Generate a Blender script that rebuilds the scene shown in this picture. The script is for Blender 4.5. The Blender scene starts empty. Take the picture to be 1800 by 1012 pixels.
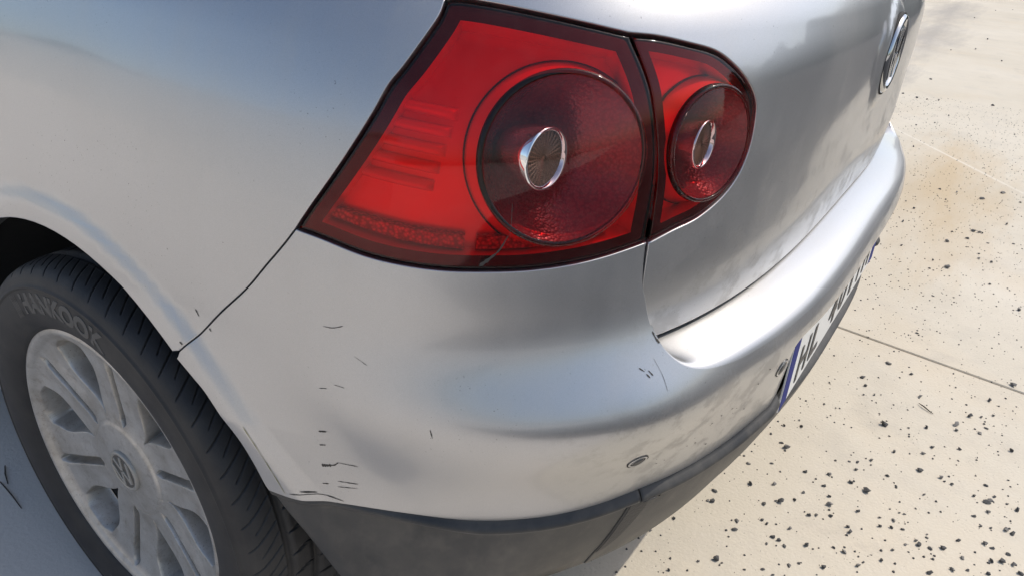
import bpy, bmesh, math, random
import numpy as np
from mathutils import Matrix, Vector
from mathutils.geometry import delaunay_2d_cdt

scene = bpy.context.scene
# ------------------------------------------------------------------ camera
cam_data = bpy.data.cameras.new('camera')
cam = bpy.data.objects.new('camera', cam_data)
scene.collection.objects.link(cam)
CR = [(0.56292, -0.824447, 0.058374), (0.357166, 0.306343, 0.882375), (-0.745354, -0.475858, 0.466911)]
CP = (-1.23119, -0.11832, 1.05359)
cam.matrix_world = Matrix(((CR[0][0], CR[1][0], CR[2][0], CP[0]), (CR[0][1], CR[1][1], CR[2][1], CP[1]),
                           (CR[0][2], CR[1][2], CR[2][2], CP[2]), (0, 0, 0, 1)))
cam_data.sensor_width = 36.0
cam_data.lens = 36.0 * 1292.5 / 1800.0
cam_data.clip_start = 0.02
cam_data.clip_end = 2000.0
cam_data.dof.use_dof = False
scene.camera = cam
# ------------------------------------------------------------------ sky, sun, exposure
SUN_EL = math.radians(51.0)
SUN_H = Vector((0.80, -0.60)).normalized()          # horizontal direction towards the sun
SUN_DIR = Vector((SUN_H.x * math.cos(SUN_EL), SUN_H.y * math.cos(SUN_EL), math.sin(SUN_EL)))
world = bpy.data.worlds.new('World'); scene.world = world; world.use_nodes = True
wn = world.node_tree; wn.nodes.clear()
sky = wn.nodes.new('ShaderNodeTexSky'); sky.sky_type = 'NISHITA'; sky.sun_disc = False
sky.sun_elevation = SUN_EL; sky.sun_rotation = math.atan2(SUN_H.x, SUN_H.y)
sky.altitude = 50; sky.air_density = 1.0; sky.dust_density = 2.6; sky.ozone_density = 1.0
bgn = wn.nodes.new('ShaderNodeBackground'); bgn.inputs[1].default_value = 0.15
wo = wn.nodes.new('ShaderNodeOutputWorld')
hs = wn.nodes.new('ShaderNodeHueSaturation'); hs.inputs['Saturation'].default_value = 0.95      # a little summer haze
wn.links.new(sky.outputs[0], hs.inputs['Color']); wn.links.new(hs.outputs[0], bgn.inputs[0]); wn.links.new(bgn.outputs[0], wo.inputs[0])
sun_data = bpy.data.lights.new('sun', 'SUN'); sun_data.energy = 2.1; sun_data.angle = math.radians(0.55)
sun_data.color = (1.0, 0.93, 0.83)
sun = bpy.data.objects.new('sun', sun_data); scene.collection.objects.link(sun)
sun.rotation_euler = SUN_DIR.to_track_quat('Z', 'Y').to_euler()
sun.location = (4, -3, 6)
scene.view_settings.view_transform = 'Standard'
scene.view_settings.look = 'None'
scene.view_settings.exposure = 0.32
scene.view_settings.gamma = 1.0
scene.view_settings.use_curve_mapping = False
scene.render.engine = 'CYCLES'
scene.cycles.max_bounces = 10
scene.cycles.transparent_max_bounces = 16
scene.cycles.caustics_reflective = False
scene.cycles.caustics_refractive = False
scene.cycles.sample_clamp_indirect = 6.0
random.seed(7); rng = np.random.default_rng(7)
COL = scene.collection
# ------------------------------------------------------------------ materials
MATS = {}
def new_mat(name):
    m = bpy.data.materials.new(name); m.use_nodes = True; nt = m.node_tree
    p = nt.nodes['Principled BSDF']; MATS[name] = m
    return m, nt, p
def nd(nt, typ, **kw):
    n = nt.nodes.new(typ)
    for k, v in kw.items():
        if k.startswith('in_'): n.inputs[int(k[3:])].default_value = v
        else: setattr(n, k, v)
    return n
def objco(nt, scale=(1, 1, 1)):
    g = nd(nt, 'ShaderNodeNewGeometry'); mp = nd(nt, 'ShaderNodeMapping'); mp.inputs['Scale'].default_value = scale
    nt.links.new(g.outputs['Position'], mp.inputs[0]); return mp.outputs[0]
def noise(nt, co, scale, detail=4, rough=.55, lo=.4, hi=.6, a=(0, 0, 0, 1), b=(1, 1, 1, 1)):
    n = nd(nt, 'ShaderNodeTexNoise'); n.inputs['Scale'].default_value = scale; n.inputs['Detail'].default_value = detail
    n.inputs['Roughness'].default_value = rough; nt.links.new(co, n.inputs['Vector'])
    r = nd(nt, 'ShaderNodeValToRGB'); r.color_ramp.elements[0].position = lo; r.color_ramp.elements[1].position = hi
    r.color_ramp.elements[0].color = a; r.color_ramp.elements[1].color = b
    nt.links.new(n.outputs['Fac'], r.inputs[0]); return r.outputs[0]
def mul(nt, a, b, op='MULTIPLY'):
    m = nd(nt, 'ShaderNodeMath', operation=op)
    for i, v in ((0, a), (1, b)):
        if hasattr(v, 'is_output'): nt.links.new(v, m.inputs[i])
        else: m.inputs[i].default_value = v
    return m.outputs[0]
def mixc(nt, fac, a, b, blend='MIX'):
    m = nd(nt, 'ShaderNodeMix', data_type='RGBA', blend_type=blend)
    for i, v in ((0, fac), (6, a), (7, b)):
        if hasattr(v, 'is_output'): nt.links.new(v, m.inputs[i])
        else: m.inputs[i].default_value = v
    return m.outputs[2]
def simple(name, col, rough=.5, metal=0., coat=0., spec=.5, bump=0., bscale=300., coat_rough=.03):
    m, nt, p = new_mat(name)
    p.inputs['Base Color'].default_value = (*col, 1); p.inputs['Roughness'].default_value = rough
    p.inputs['Metallic'].default_value = metal; p.inputs['Coat Weight'].default_value = coat
    p.inputs['Coat Roughness'].default_value = coat_rough; p.inputs['Specular IOR Level'].default_value = spec
    if bump:
        co = objco(nt); n = nd(nt, 'ShaderNodeTexNoise'); n.inputs['Scale'].default_value = bscale; n.inputs['Detail'].default_value = 5
        nt.links.new(co, n.inputs['Vector']); b = nd(nt, 'ShaderNodeBump'); b.inputs['Strength'].default_value = bump
        b.inputs['Distance'].default_value = .002; nt.links.new(n.outputs['Fac'], b.inputs['Height']); nt.links.new(b.outputs[0], p.inputs['Normal'])
    return m

def paint_material():
    m, nt, p = new_mat('silver_paint')
    co = objco(nt)
    # metallic silver base under a clear coat, with dried dust and rain-run dirt on top
    p.inputs['Metallic'].default_value = .82
    p.inputs['Roughness'].default_value = .39
    p.inputs['Coat Weight'].default_value = .9
    p.inputs['Coat IOR'].default_value = 1.5
    flake = noise(nt, co, 1800, 2, .5, .3, .7, (.425, .432, .44, 1), (.52, .528, .537, 1))
    big = noise(nt, co, 7, 6, .6, .42, .75)
    run = noise(nt, objco(nt, (40, 40, 5)), 1.0, 5, .6, .5, .8)
    fine = noise(nt, co, 160, 4, .7, .5, .78)
    d1 = mul(nt, big, .12); d2 = mul(nt, run, .06); d3 = mul(nt, mul(nt, fine, big), .22)
    dust = mul(nt, mul(nt, d1, d2, 'ADD'), mul(nt, d3, .02, 'ADD'), 'ADD')
    # wiped smears across the dust
    sm_ = nd(nt, 'ShaderNodeMapping'); sm_.inputs['Rotation'].default_value = (.5, .9, .4); sm_.inputs['Scale'].default_value = (3.2, 16, 3.2); g2 = nd(nt, 'ShaderNodeNewGeometry')
    nt.links.new(g2.outputs['Position'], sm_.inputs[0]); smear = noise(nt, sm_.outputs[0], 1.0, 4, .5, .50, .62); dust = mul(nt, dust, mul(nt, smear, .07), 'ADD')
    col = mixc(nt, dust, flake, (.50, .46, .39, 1))
    # dried road spray low on the rear faces
    ge = nd(nt, 'ShaderNodeNewGeometry'); sx = nd(nt, 'ShaderNodeSeparateXYZ'); nt.links.new(ge.outputs['Position'], sx.inputs[0])
    hz = nd(nt, 'ShaderNodeMapRange'); hz.inputs[1].default_value = .90; hz.inputs[2].default_value = .74; nt.links.new(sx.outputs['Z'], hz.inputs[0])
    hy = nd(nt, 'ShaderNodeMapRange'); hy.inputs[1].default_value = .16; hy.inputs[2].default_value = .06; nt.links.new(sx.outputs['Y'], hy.inputs[0])
    nz_ = nd(nt, 'ShaderNodeSeparateXYZ'); nt.links.new(ge.outputs['Normal'], nz_.inputs[0]); fl = nd(nt, 'ShaderNodeMapRange'); fl.inputs[1].default_value = .55; fl.inputs[2].default_value = .15; nt.links.new(nz_.outputs['Z'], fl.inputs[0])
    spray = mul(nt, mul(nt, mul(nt, hz.outputs[0], fl.outputs[0]), hy.outputs[0]), noise(nt, co, 26, 9, .70, .50, .58))
    col = mixc(nt, mul(nt, spray, .55), col, (.24, .225, .20, 1)); dust = mul(nt, dust, mul(nt, spray, .30), 'ADD')
    # tiny dark grime specks
    sp = noise(nt, co, 420, 1, .5, .735, .76); sp2 = noise(nt, co, 9, 3, .5, .45, .65)
    col = mixc(nt, mul(nt, mul(nt, sp, sp2), .6), col, (.05, .045, .04, 1))
    nt.links.new(col, p.inputs['Base Color'])
    met = nd(nt, 'ShaderNodeMapRange'); met.inputs[1].default_value = 0; met.inputs[2].default_value = .6
    met.inputs[3].default_value = .95; met.inputs[4].default_value = .35; nt.links.new(dust, met.inputs[0]); nt.links.new(met.outputs[0], p.inputs['Metallic'])
    cr = nd(nt, 'ShaderNodeMapRange'); cr.inputs[1].default_value = 0; cr.inputs[2].default_value = .5
    cr.inputs[3].default_value = .05; cr.inputs[4].default_value = .30; nt.links.new(dust, cr.inputs[0]); nt.links.new(cr.outputs[0], p.inputs['Coat Roughness'])
    cw = nd(nt, 'ShaderNodeMapRange'); cw.inputs[1].default_value = 0; cw.inputs[2].default_value = .6
    cw.inputs[3].default_value = .8; cw.inputs[4].default_value = .35; nt.links.new(dust, cw.inputs[0]); nt.links.new(cw.outputs[0], p.inputs['Coat Weight'])
    b = nd(nt, 'ShaderNodeBump'); b.inputs['Strength'].default_value = .05; b.inputs['Distance'].default_value = .001
    n = nd(nt, 'ShaderNodeTexNoise'); n.inputs['Scale'].default_value = 90; nt.links.new(co, n.inputs['Vector'])
    nt.links.new(n.outputs['Fac'], b.inputs['Height']); nt.links.new(b.outputs[0], p.inputs['Coat Normal'])
    return m
def lens_material(name, tint, dust=.05, rough=.05):
    m = bpy.data.materials.new(name); m.use_nodes = True; nt = m.node_tree; nt.nodes.clear(); MATS[name] = m
    out = nd(nt, 'ShaderNodeOutputMaterial'); tr = nd(nt, 'ShaderNodeBsdfTransparent'); tr.inputs[0].default_value = (*tint, 1)
    gl = nd(nt, 'ShaderNodeBsdfGlossy'); gl.inputs['Roughness'].default_value = rough
    fr = nd(nt, 'ShaderNodeFresnel'); ge = nd(nt, 'ShaderNodeNewGeometry'); io = nd(nt, 'ShaderNodeMapRange')   # thin sheet: same Fresnel from both sides
    io.inputs[3].default_value = 1.42; io.inputs[4].default_value = 1 / 1.42; nt.links.new(ge.outputs['Backfacing'], io.inputs[0]); nt.links.new(io.outputs[0], fr.inputs[0])
    df = nd(nt, 'ShaderNodeBsdfDiffuse'); df.inputs[0].default_value = (.42, .36, .33, 1)
    co = objco(nt); dn = mul(nt, noise(nt, co, 30, 6, .65, .40, .80), dust)
    sc = noise(nt, objco(nt, (60, 60, 600)), 1, 2, .5, .70, .74)
    dn = mul(nt, dn, mul(nt, sc, dust * 1.2), 'ADD'); dn = mul(nt, dn, dust * .35, 'ADD')
    m1 = nd(nt, 'ShaderNodeMixShader'); nt.links.new(dn, m1.inputs[0]); nt.links.new(tr.outputs[0], m1.inputs[1]); nt.links.new(df.outputs[0], m1.inputs[2])
    m2 = nd(nt, 'ShaderNodeMixShader'); nt.links.new(fr.outputs[0], m2.inputs[0]); nt.links.new(m1.outputs[0], m2.inputs[1]); nt.links.new(gl.outputs[0], m2.inputs[2])
    nt.links.new(m2.outputs[0], out.inputs[0]); return m
def plastic_material():
    m, nt, p = new_mat('grey_trim_plastic'); co = objco(nt)
    base = noise(nt, co, 14, 6, .6, .35, .75, (.040, .041, .042, 1), (.085, .080, .072, 1))
    dust = noise(nt, objco(nt, (30, 30, 12)), 1, 5, .6, .5, .85)
    col = mixc(nt, mul(nt, dust, .35), base, (.20, .18, .15, 1)); nt.links.new(col, p.inputs['Base Color'])
    p.inputs['Roughness'].default_value = .46; p.inputs['Specular IOR Level'].default_value = .32
    n = nd(nt, 'ShaderNodeTexNoise'); n.inputs['Scale'].default_value = 900; n.inputs['Detail'].default_value = 3; nt.links.new(co, n.inputs['Vector'])
    b = nd(nt, 'ShaderNodeBump'); b.inputs['Strength'].default_value = .25; b.inputs['Distance'].default_value = .0006
    nt.links.new(n.outputs['Fac'], b.inputs['Height']); nt.links.new(b.outputs[0], p.inputs['Normal']); return m
def alloy_material():
    m, nt, p = new_mat('dirty_alloy'); co = objco(nt)
    base = noise(nt, co, 18, 6, .65, .35, .7, (.52, .505, .475, 1), (.36, .335, .295, 1))
    br = noise(nt, co, 55, 5, .7, .52, .75); col = mixc(nt, mul(nt, br, .55), base, (.17, .13, .09, 1))
    sp = noise(nt, co, 500, 1, .5, .68, .72); col = mixc(nt, mul(nt, sp, .5), col, (.08, .06, .045, 1))
    nt.links.new(col, p.inputs['Base Color']); p.inputs['Metallic'].default_value = .5; p.inputs['Roughness'].default_value = .36
    return m
def rubber_material():
    m, nt, p = new_mat('tyre_rubber'); co = objco(nt)
    base = noise(nt, co, 22, 6, .6, .35, .75, (.015, .015, .016, 1), (.036, .034, .031, 1))
    nt.links.new(base, p.inputs['Base Color']); p.inputs['Roughness'].default_value = .62
    n = nd(nt, 'ShaderNodeTexNoise'); n.inputs['Scale'].default_value = 700; nt.links.new(co, n.inputs['Vector'])
    b = nd(nt, 'ShaderNodeBump'); b.inputs['Strength'].default_value = .2; b.inputs['Distance'].default_value = .0008
    nt.links.new(n.outputs['Fac'], b.inputs['Height']); nt.links.new(b.outputs[0], p.inputs['Normal']); return m
def concrete_material(name='concrete', grey=0.):
    m, nt, p = new_mat(name); co = objco(nt)
    base = noise(nt, co, .9, 8, .62, .3, .7, (.56, .505, .40, 1), (.655, .60, .495, 1))
    warm = noise(nt, co, 1.7, 5, .6, .52, .75); col = mixc(nt, mul(nt, warm, .35), base, (.58, .47, .32, 1))
    gr = noise(nt, co, 5, 8, .7, .5, .72); col = mixc(nt, mul(nt, gr, .22), col, (.36, .34, .31, 1))
    fs = noise(nt, co, 220, 3, .6, .62, .70); fm = noise(nt, co, 12, 5, .6, .42, .62)
    col = mixc(nt, mul(nt, mul(nt, fs, fm), .55), col, (.22, .20, .17, 1))
    po = noise(nt, co, 900, 2, .5, .66, .74); col = mixc(nt, mul(nt, po, .35), col, (.24, .22, .18, 1))
    pale = noise(nt, co, 60, 6, .7, .55, .75); col = mixc(nt, mul(nt, pale, .25), col, (.68, .64, .56, 1))
    dk = noise(nt, co, 3.1, 7, .65, .60, .74); col = mixc(nt, mul(nt, dk, .30), col, (.30, .28, .25, 1))
    # rust-coloured stain patch and a grey damp patch behind the car, pale trowel line
    g = nd(nt, 'ShaderNodeNewGeometry'); pos = g.outputs['Position']
    def blob(cx, cy, sx, sy, col_in, colr, amt, rot=0., ns=1.3):
        mp0 = nd(nt, 'ShaderNodeMapping', vector_type='TEXTURE'); mp0.inputs['Location'].default_value = (cx, cy, 0); mp0.inputs['Rotation'].default_value = (0, 0, rot); mp0.inputs['Scale'].default_value = (sx, sy, 1)
        nt.links.new(pos, mp0.inputs[0]); mp = nd(nt, 'ShaderNodeMapping'); mp.inputs['Scale'].default_value = (1, 1, 0); nt.links.new(mp0.outputs[0], mp.inputs[0])
        dn = nd(nt, 'ShaderNodeTexNoise'); dn.inputs['Scale'].default_value = ns; dn.inputs['Detail'].default_value = 8; dn.inputs['Roughness'].default_value = .65; nt.links.new(mp.outputs[0], dn.inputs['Vector'])
        ln = nd(nt, 'ShaderNodeVectorMath', operation='LENGTH'); nt.links.new(mp.outputs[0], ln.inputs[0])
        s = mul(nt, ln.outputs['Value'], mul(nt, dn.outputs['Fac'], 2.6), 'ADD')
        mr = nd(nt, 'ShaderNodeMapRange'); mr.inputs[1].default_value = 1.45; mr.inputs[2].default_value = 2.6; mr.inputs[3].default_value = amt; mr.inputs[4].default_value = 0
        nt.links.new(s, mr.inputs[0]); return mixc(nt, mr.outputs[0], col_in, colr)
    col = blob(2.6, -.02, 1.0, .22, col, (.50, .36, .19, 1), .62)
    col = blob(3.1, -.02, .75, .012, col, (.76, .72, .64, 1), .55, math.radians(40), .6)
    col = blob(2.0, .10, 1.1, .30, col, (.47, .39, .27, 1), .40)
    col = blob(8.2, .75, 1.6, .28, col, (.30, .28, .26, 1), .6)
    col = blob(11.5, .9, 2.2, .30, col, (.30, .28, .26, 1), .6)
    col = blob(5.4, .62, .7, .10, col, (.32, .30, .27, 1), .6)
    if grey: col = mixc(nt, grey, col, (.67, .625, .575, 1))                # paler grey put in to neutralise blue shade and the side panel's reflection
    nt.links.new(col, p.inputs['Base Color']); p.inputs['Roughness'].default_value = .85; p.inputs['Specular IOR Level'].default_value = .25
    n = nd(nt, 'ShaderNodeTexNoise'); n.inputs['Scale'].default_value = 140; n.inputs['Detail'].default_value = 8; nt.links.new(co, n.inputs['Vector'])
    b = nd(nt, 'ShaderNodeBump'); b.inputs['Strength'].default_value = .35; b.inputs['Distance'].default_value = .003
    nt.links.new(n.outputs['Fac'], b.inputs['Height']); nt.links.new(b.outputs[0], p.inputs['Normal']); return m
def mesh_red(name, base, dark, rough, metal):      # lamp interior with fine prism relief
    m, nt, p = new_mat(name); co = objco(nt)
    v = nd(nt, 'ShaderNodeTexVoronoi'); v.inputs['Scale'].default_value = 330; nt.links.new(co, v.inputs['Vector'])
    r = nd(nt, 'ShaderNodeValToRGB'); r.color_ramp.elements[0].color = (*base, 1); r.color_ramp.elements[1].color = (*dark, 1)
    r.color_ramp.elements[0].position = .2; r.color_ramp.elements[1].position = .75
    nt.links.new(v.outputs['Distance'], r.inputs[0]); nt.links.new(r.outputs[0], p.inputs['Base Color'])
    p.inputs['Roughness'].default_value = rough; p.inputs['Metallic'].default_value = metal
    b = nd(nt, 'ShaderNodeBump'); b.inputs['Strength'].default_value = .25; b.inputs['Distance'].default_value = .001
    nt.links.new(v.outputs['Distance'], b.inputs['Height']); nt.links.new(b.outputs[0], p.inputs['Normal']); return m
def asphalt_material():
    m, nt, p = new_mat('asphalt'); co = objco(nt)
    nt.links.new(noise(nt, co, 90, 6, .7, .35, .7, (.028, .028, .030, 1), (.062, .060, .058, 1)), p.inputs['Base Color']); p.inputs['Roughness'].default_value = .85
def leaf_material():
    m, nt, p = new_mat('leaves'); co = objco(nt)
    nt.links.new(noise(nt, co, 2.2, 4, .6, .35, .7, (.030, .050, .020, 1), (.075, .105, .040, 1)), p.inputs['Base Color']); p.inputs['Roughness'].default_value = .6
asphalt_material(); leaf_material(); paint_material(); plastic_material(); alloy_material(); rubber_material(); concrete_material(); concrete_material('shade_side_concrete', .70)
lens_material('red_lens', (.93, .044, .044), .03)
lens_material('clear_lens', (.88, .76, .76), .04)
simple('lamp_frame', (.022, .006, .009), .25, coat=.5)
simple('lamp_seal', (.008, .008, .009), .5)
simple('lamp_reflector', (.96, .94, .94), .24, .40)
simple('lamp_collar', (.98, .96, .96), .12, .15, coat=.6)
mesh_red('lamp_bowl', (.36, .015, .022), (.24, .010, .016), .16, .35)
mesh_red('reflex', (.62, .60, .60), (.22, .20, .20), .3, .5)
simple('chrome', (.86, .87, .88), .06, 1.)
simple('bulb_glass', (.34, .22, .13), .30, .25, bump=.0, coat=.4)
simple('bulb_rib', (.20, .125, .075), .35, .2)
simple('dark_gap', (.006, .006, .006), .8)
simple('black_plastic', (.012, .012, .013), .45)
simple('liner', (.010, .010, .010), .9, bump=.3, bscale=60)
simple('barrel', (.11, .105, .095), .5, .3, bump=.2, bscale=80)
simple('brake', (.035, .033, .032), .55, .4)
simple('glass_dark', (.010, .013, .014), .04, 0, spec=.6)
simple('plate_white', (.74, .74, .71), .45)
simple('plate_blue', (.012, .022, .17), .6, spec=.15)
simple('plate_black', (.03, .03, .032), .45)
simple('scuff', (.060, .053, .046), .8)
simple('moss', (.20, .20, .04), .9)
simple('tyre_letters', (.10, .095, .087), .75)
simple('stone', (.085, .083, .080), .85, bump=.5, bscale=500)
simple('stone_pale', (.19, .18, .165), .85, bump=.5, bscale=500)
simple('twig', (.055, .042, .030), .9)
simple('sensor_face', (.07, .068, .064), .5)
simple('badge_chrome', (.50, .51, .52), .10, 1.)
simple('badge_black', (.012, .012, .014), .12, coat=.6)
simple('cap_grey', (.36, .345, .31), .45, .35)
simple('logo_dark', (.085, .078, .068), .5)

# ------------------------------------------------------------------ mesh helpers
def make(name, verts, faces, mat, parent=None, normals=None, smooth=True, loc=None):
    me = bpy.data.meshes.new(name); me.from_pydata(np.asarray(verts, float).tolist(), [], faces.tolist() if isinstance(faces, np.ndarray) else [tuple(map(int, f)) for f in faces])
    me.materials.append(MATS[mat]) if isinstance(mat, str) else me.materials.append(mat)
    me.polygons.foreach_set('use_smooth', [smooth] * len(me.polygons)); me.update()
    if normals is not None: me.normals_split_custom_set_from_vertices(np.asarray(normals, float).tolist())
    o = bpy.data.objects.new(name, me); COL.objects.link(o)
    if parent is not None: o.parent = parent
    if loc is not None: o.location = loc
    return o
def tag(o, label=None, cat=None, group=None, kind=None):
    for k, v in (('label', label), ('category', cat), ('group', group), ('kind', kind)):
        if v: o[k] = v
    return o
def pchip(xs, ys):
    xs = np.array(xs, float); ys = np.array(ys, float); h = np.diff(xs); d = np.diff(ys) / h; m = np.zeros_like(xs)
    for i in range(1, len(xs) - 1):
        if d[i - 1] * d[i] > 0:
            w1 = 2 * h[i] + h[i - 1]; w2 = h[i] + 2 * h[i - 1]; m[i] = (w1 + w2) / (w1 / d[i - 1] + w2 / d[i])
    m[0] = d[0]; m[-1] = d[-1]
    def f(x):
        x = np.clip(x, xs[0], xs[-1]); i = np.clip(np.searchsorted(xs, x) - 1, 0, len(h) - 1); t = (x - xs[i]) / h[i]
        return (1 + 2 * t) * (1 - t) ** 2 * ys[i] + t * (1 - t) ** 2 * h[i] * m[i] + t * t * (3 - 2 * t) * ys[i + 1] + t * t * (t - 1) * h[i] * m[i + 1]
    return f
def sstep(x): x = np.clip(x, 0, 1); return x * x * (3 - 2 * x)

# ------------------------------------------------------------------ car body surface: rounded plan sections stacked in height
YC, YF0 = .745, 2.20; AX = np.array([YC, .312]); FAX = np.array([3.323, .312])
fa = pchip([.15, .25, .32, .42, .50, .58, .66, .74, .82, .88, .94, 1.0, 1.08, 1.40], [.825, .840, .855, .868, .871, .871, .870, .864, .855, .845, .825, .795, .765, .60])
fyA = pchip([.15, .22, .28, .35, .42, .50, .575, .612, .64, .67, .70, .74, .78, .86, .91, .96, 1.02, 1.40], [.12, .09, .066, .027, .001, -.009, -.0145, -.0155, -.003, .018, .035, .0455, .048, .039, .038, .052, .088, .45])
def soften(f, w): return lambda z: sum(f(z + w * k) * g for k, g in ((-1, .1), (-.66, .14), (-.33, .17), (0, .18), (.33, .17), (.66, .14), (1, .1)))
fyA = soften(fyA, .020)
fyB = pchip([.55, .655, .70, .74, .78, .86, .91, .96, 1.02, 1.40], [.058, .052, .048, .046, .046, .043, .043, .054, .088, .45])
fn = pchip([.2, .45, .62, .77, .95, 1.4], [2.7, 2.8, 3.35, 3.7, 3.5, 3.2])
fyF = pchip([.15, .3, .5, .68, .78, .86, .95, 1.0, 1.40], [4.08, 4.16, 4.20, 4.16, 4.02, 3.75, 3.15, 2.98, 2.25])
def surf(t, z, fy=fyA):
    t = np.asarray(t, float); z = np.asarray(z, float); t, z = np.broadcast_arrays(t, z)
    sg = np.where(t < 0, -1., 1.); T = np.abs(t)
    zq = z + (.012 * sstep((T - .39) / .15) * sstep((z - .44) / .12) * sstep((.765 - z) / .12) if fy is fyA else 0)   # the bumper bulge sinks towards the corner
    a, yr, n = fa(z), fy(zq), fn(z)
    th = np.clip(T, 0, 1) * np.pi / 2; cx, sx = np.sin(th), np.cos(th); rho = (cx ** n + np.abs(sx) ** n) ** (-1 / n)
    x = -a * rho * cx; y = YC - (YC - yr) * rho * sx
    y = np.where(T > 1, YC + (T - 1) * (YF0 - YC), y); x = np.where(T > 1, -a, x)
    tf = np.clip(T - 2, 0, 1) * np.pi / 2; cf, sf = np.cos(tf), np.sin(tf); rf = (np.abs(cf) ** 3 + sf ** 3) ** (-1 / 3)
    x = np.where(T > 2, -a * rf * cf, x); y = np.where(T > 2, YF0 + (fyF(z) - YF0) * rf * sf, y)
    if fy is fyA:                                         # fuller bumper corner under the lamp
        am = sstep((T - .33) / .13) * sstep((.74 - T) / .22) * (.017 * np.exp(-((z - .596) / np.where(z > .596, .050, .080)) ** 2) - .0035 * np.exp(-((z - .690) / .035) ** 2))
        x = x - am * np.sin(th) ; y = y - am * np.cos(th)
        zone = sstep((.405 - np.abs(x)) / .05) * sstep((z - .428) / .020) * sstep((.600 - z) / .022) * (T < 1)     # flat bay for the number plate under the crest
        y = y + zone * np.maximum(0, .013 + (.52 - z) * .10 - y)
    r = np.hypot(y - AX[0], z - AX[1]); k = sstep((.418 - r) / .024) + 2.0 * sstep((.50 - r) / .12) * np.clip((.66 - z) / .10, 0, 1) * (T < 1)
    r2 = np.hypot(y - FAX[0], z - FAX[1]); k = k + sstep((.435 - r2) / .05)
    return np.stack([sg * (x - .007 * k), y, z], -1)
def normals(f, t, z, e=4e-4):
    du = f(t + e, z) - f(t - e, z); dv = f(t, z + e) - f(t, z - e)
    n = np.cross(dv, du); return n / np.maximum(np.linalg.norm(n, axis=-1, keepdims=True), 1e-12)
def offset(f, d):
    def g(t, z):
        t = np.asarray(t, float); z = np.asarray(z, float); return f(t, z) + normals(f, t, z) * d
    return g
SA = lambda t, z: surf(t, z, fyA)
EMB = np.array([0, .886])
def SB(t, z):                                            # tailgate skin with the raised badge pad
    P = surf(t, z, fyB); r = np.hypot(P[..., 0] - EMB[0], P[..., 2] - EMB[1])
    P = P.copy(); P[..., 1] -= .005 * sstep((.084 - r) / .020); return P
def t_at(y, z, fy=fyA):
    if y >= YF0:
        n = 3.; s = min((y - YF0) / (fyF(z) - YF0), .9999); c = (1 - s ** n) ** (1 / n); return 2 + math.atan2(s, c) * 2 / math.pi
    if y >= YC: return 1 + (y - YC) / (YF0 - YC)
    n = float(fn(z)); s = min(max((YC - y) / (YC - float(fy(z))), 0), .9999); c = (1 - s ** n) ** (1 / n); return math.atan2(c, s) * 2 / math.pi
def t2u(t): a = np.abs(t); return np.sign(t) * np.where(a < 1, a * 1.1, 1.1 + (a - 1) * 1.455)
def u2t(u): a = np.abs(u); return np.sign(u) * np.where(a < 1.1, a / 1.1, 1 + (a - 1.1) / 1.455)
def smooth_curve(P, n=8):
    P = np.array(P, float); out = []
    Q = np.vstack([2 * P[0] - P[1], P, 2 * P[-1] - P[-2]])
    for i in range(1, len(Q) - 2):
        for s in np.linspace(0, 1, n, endpoint=False):
            p0, p1, p2, p3 = Q[i - 1:i + 3]
            out.append(.5 * ((2 * p1) + (-p0 + p2) * s + (2 * p0 - 5 * p1 + 4 * p2 - p3) * s * s + (-p0 + 3 * p1 - 3 * p2 + p3) * s ** 3))
    out.append(P[-1]); return np.array(out)
def resample(P, d, closed=True):
    P = np.array(P, float); Q = np.column_stack([t2u(P[:, 0]), P[:, 1]])
    if closed: Q = np.vstack([Q, Q[:1]])
    out = []
    for a, b in zip(Q[:-1], Q[1:]):
        L = np.linalg.norm(b - a)
        if L < 1e-7: continue
        k = max(1, int(math.ceil(L / d)))
        for i in range(k): out.append(a + (b - a) * i / k)
    if not closed: out.append(Q[-1])
    out = np.array(out)
    keep = [0]                                            # drop near-duplicates
    for i in range(1, len(out)):
        if np.linalg.norm(out[i] - out[keep[-1]]) > d * .22: keep.append(i)
    if closed and np.linalg.norm(out[keep[-1]] - out[keep[0]]) < d * .22: keep.pop()
    return out[keep]
def inside(Pt, loops):
    A = np.vstack(loops); B = np.vstack([np.roll(L, -1, 0) for L in loops]); m = A[:, 1] != B[:, 1]; A, B = A[m], B[m]; out = np.zeros(len(Pt), bool)
    for i in range(0, len(Pt), 2000):
        x, y = Pt[i:i + 2000, 0][:, None], Pt[i:i + 2000, 1][:, None]
        c = ((A[:, 1] > y) != (B[:, 1] > y)) & (x < (B[:, 0] - A[:, 0]) * (y - A[:, 1]) / (B[:, 1] - A[:, 1]) + A[:, 0]); out[i:i + 2000] = c.sum(1) % 2 == 1
    return out
def area(L): x, y = L[:, 0], L[:, 1]; return .5 * np.sum(x * np.roll(y, -1) - np.roll(x, -1) * y)
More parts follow.
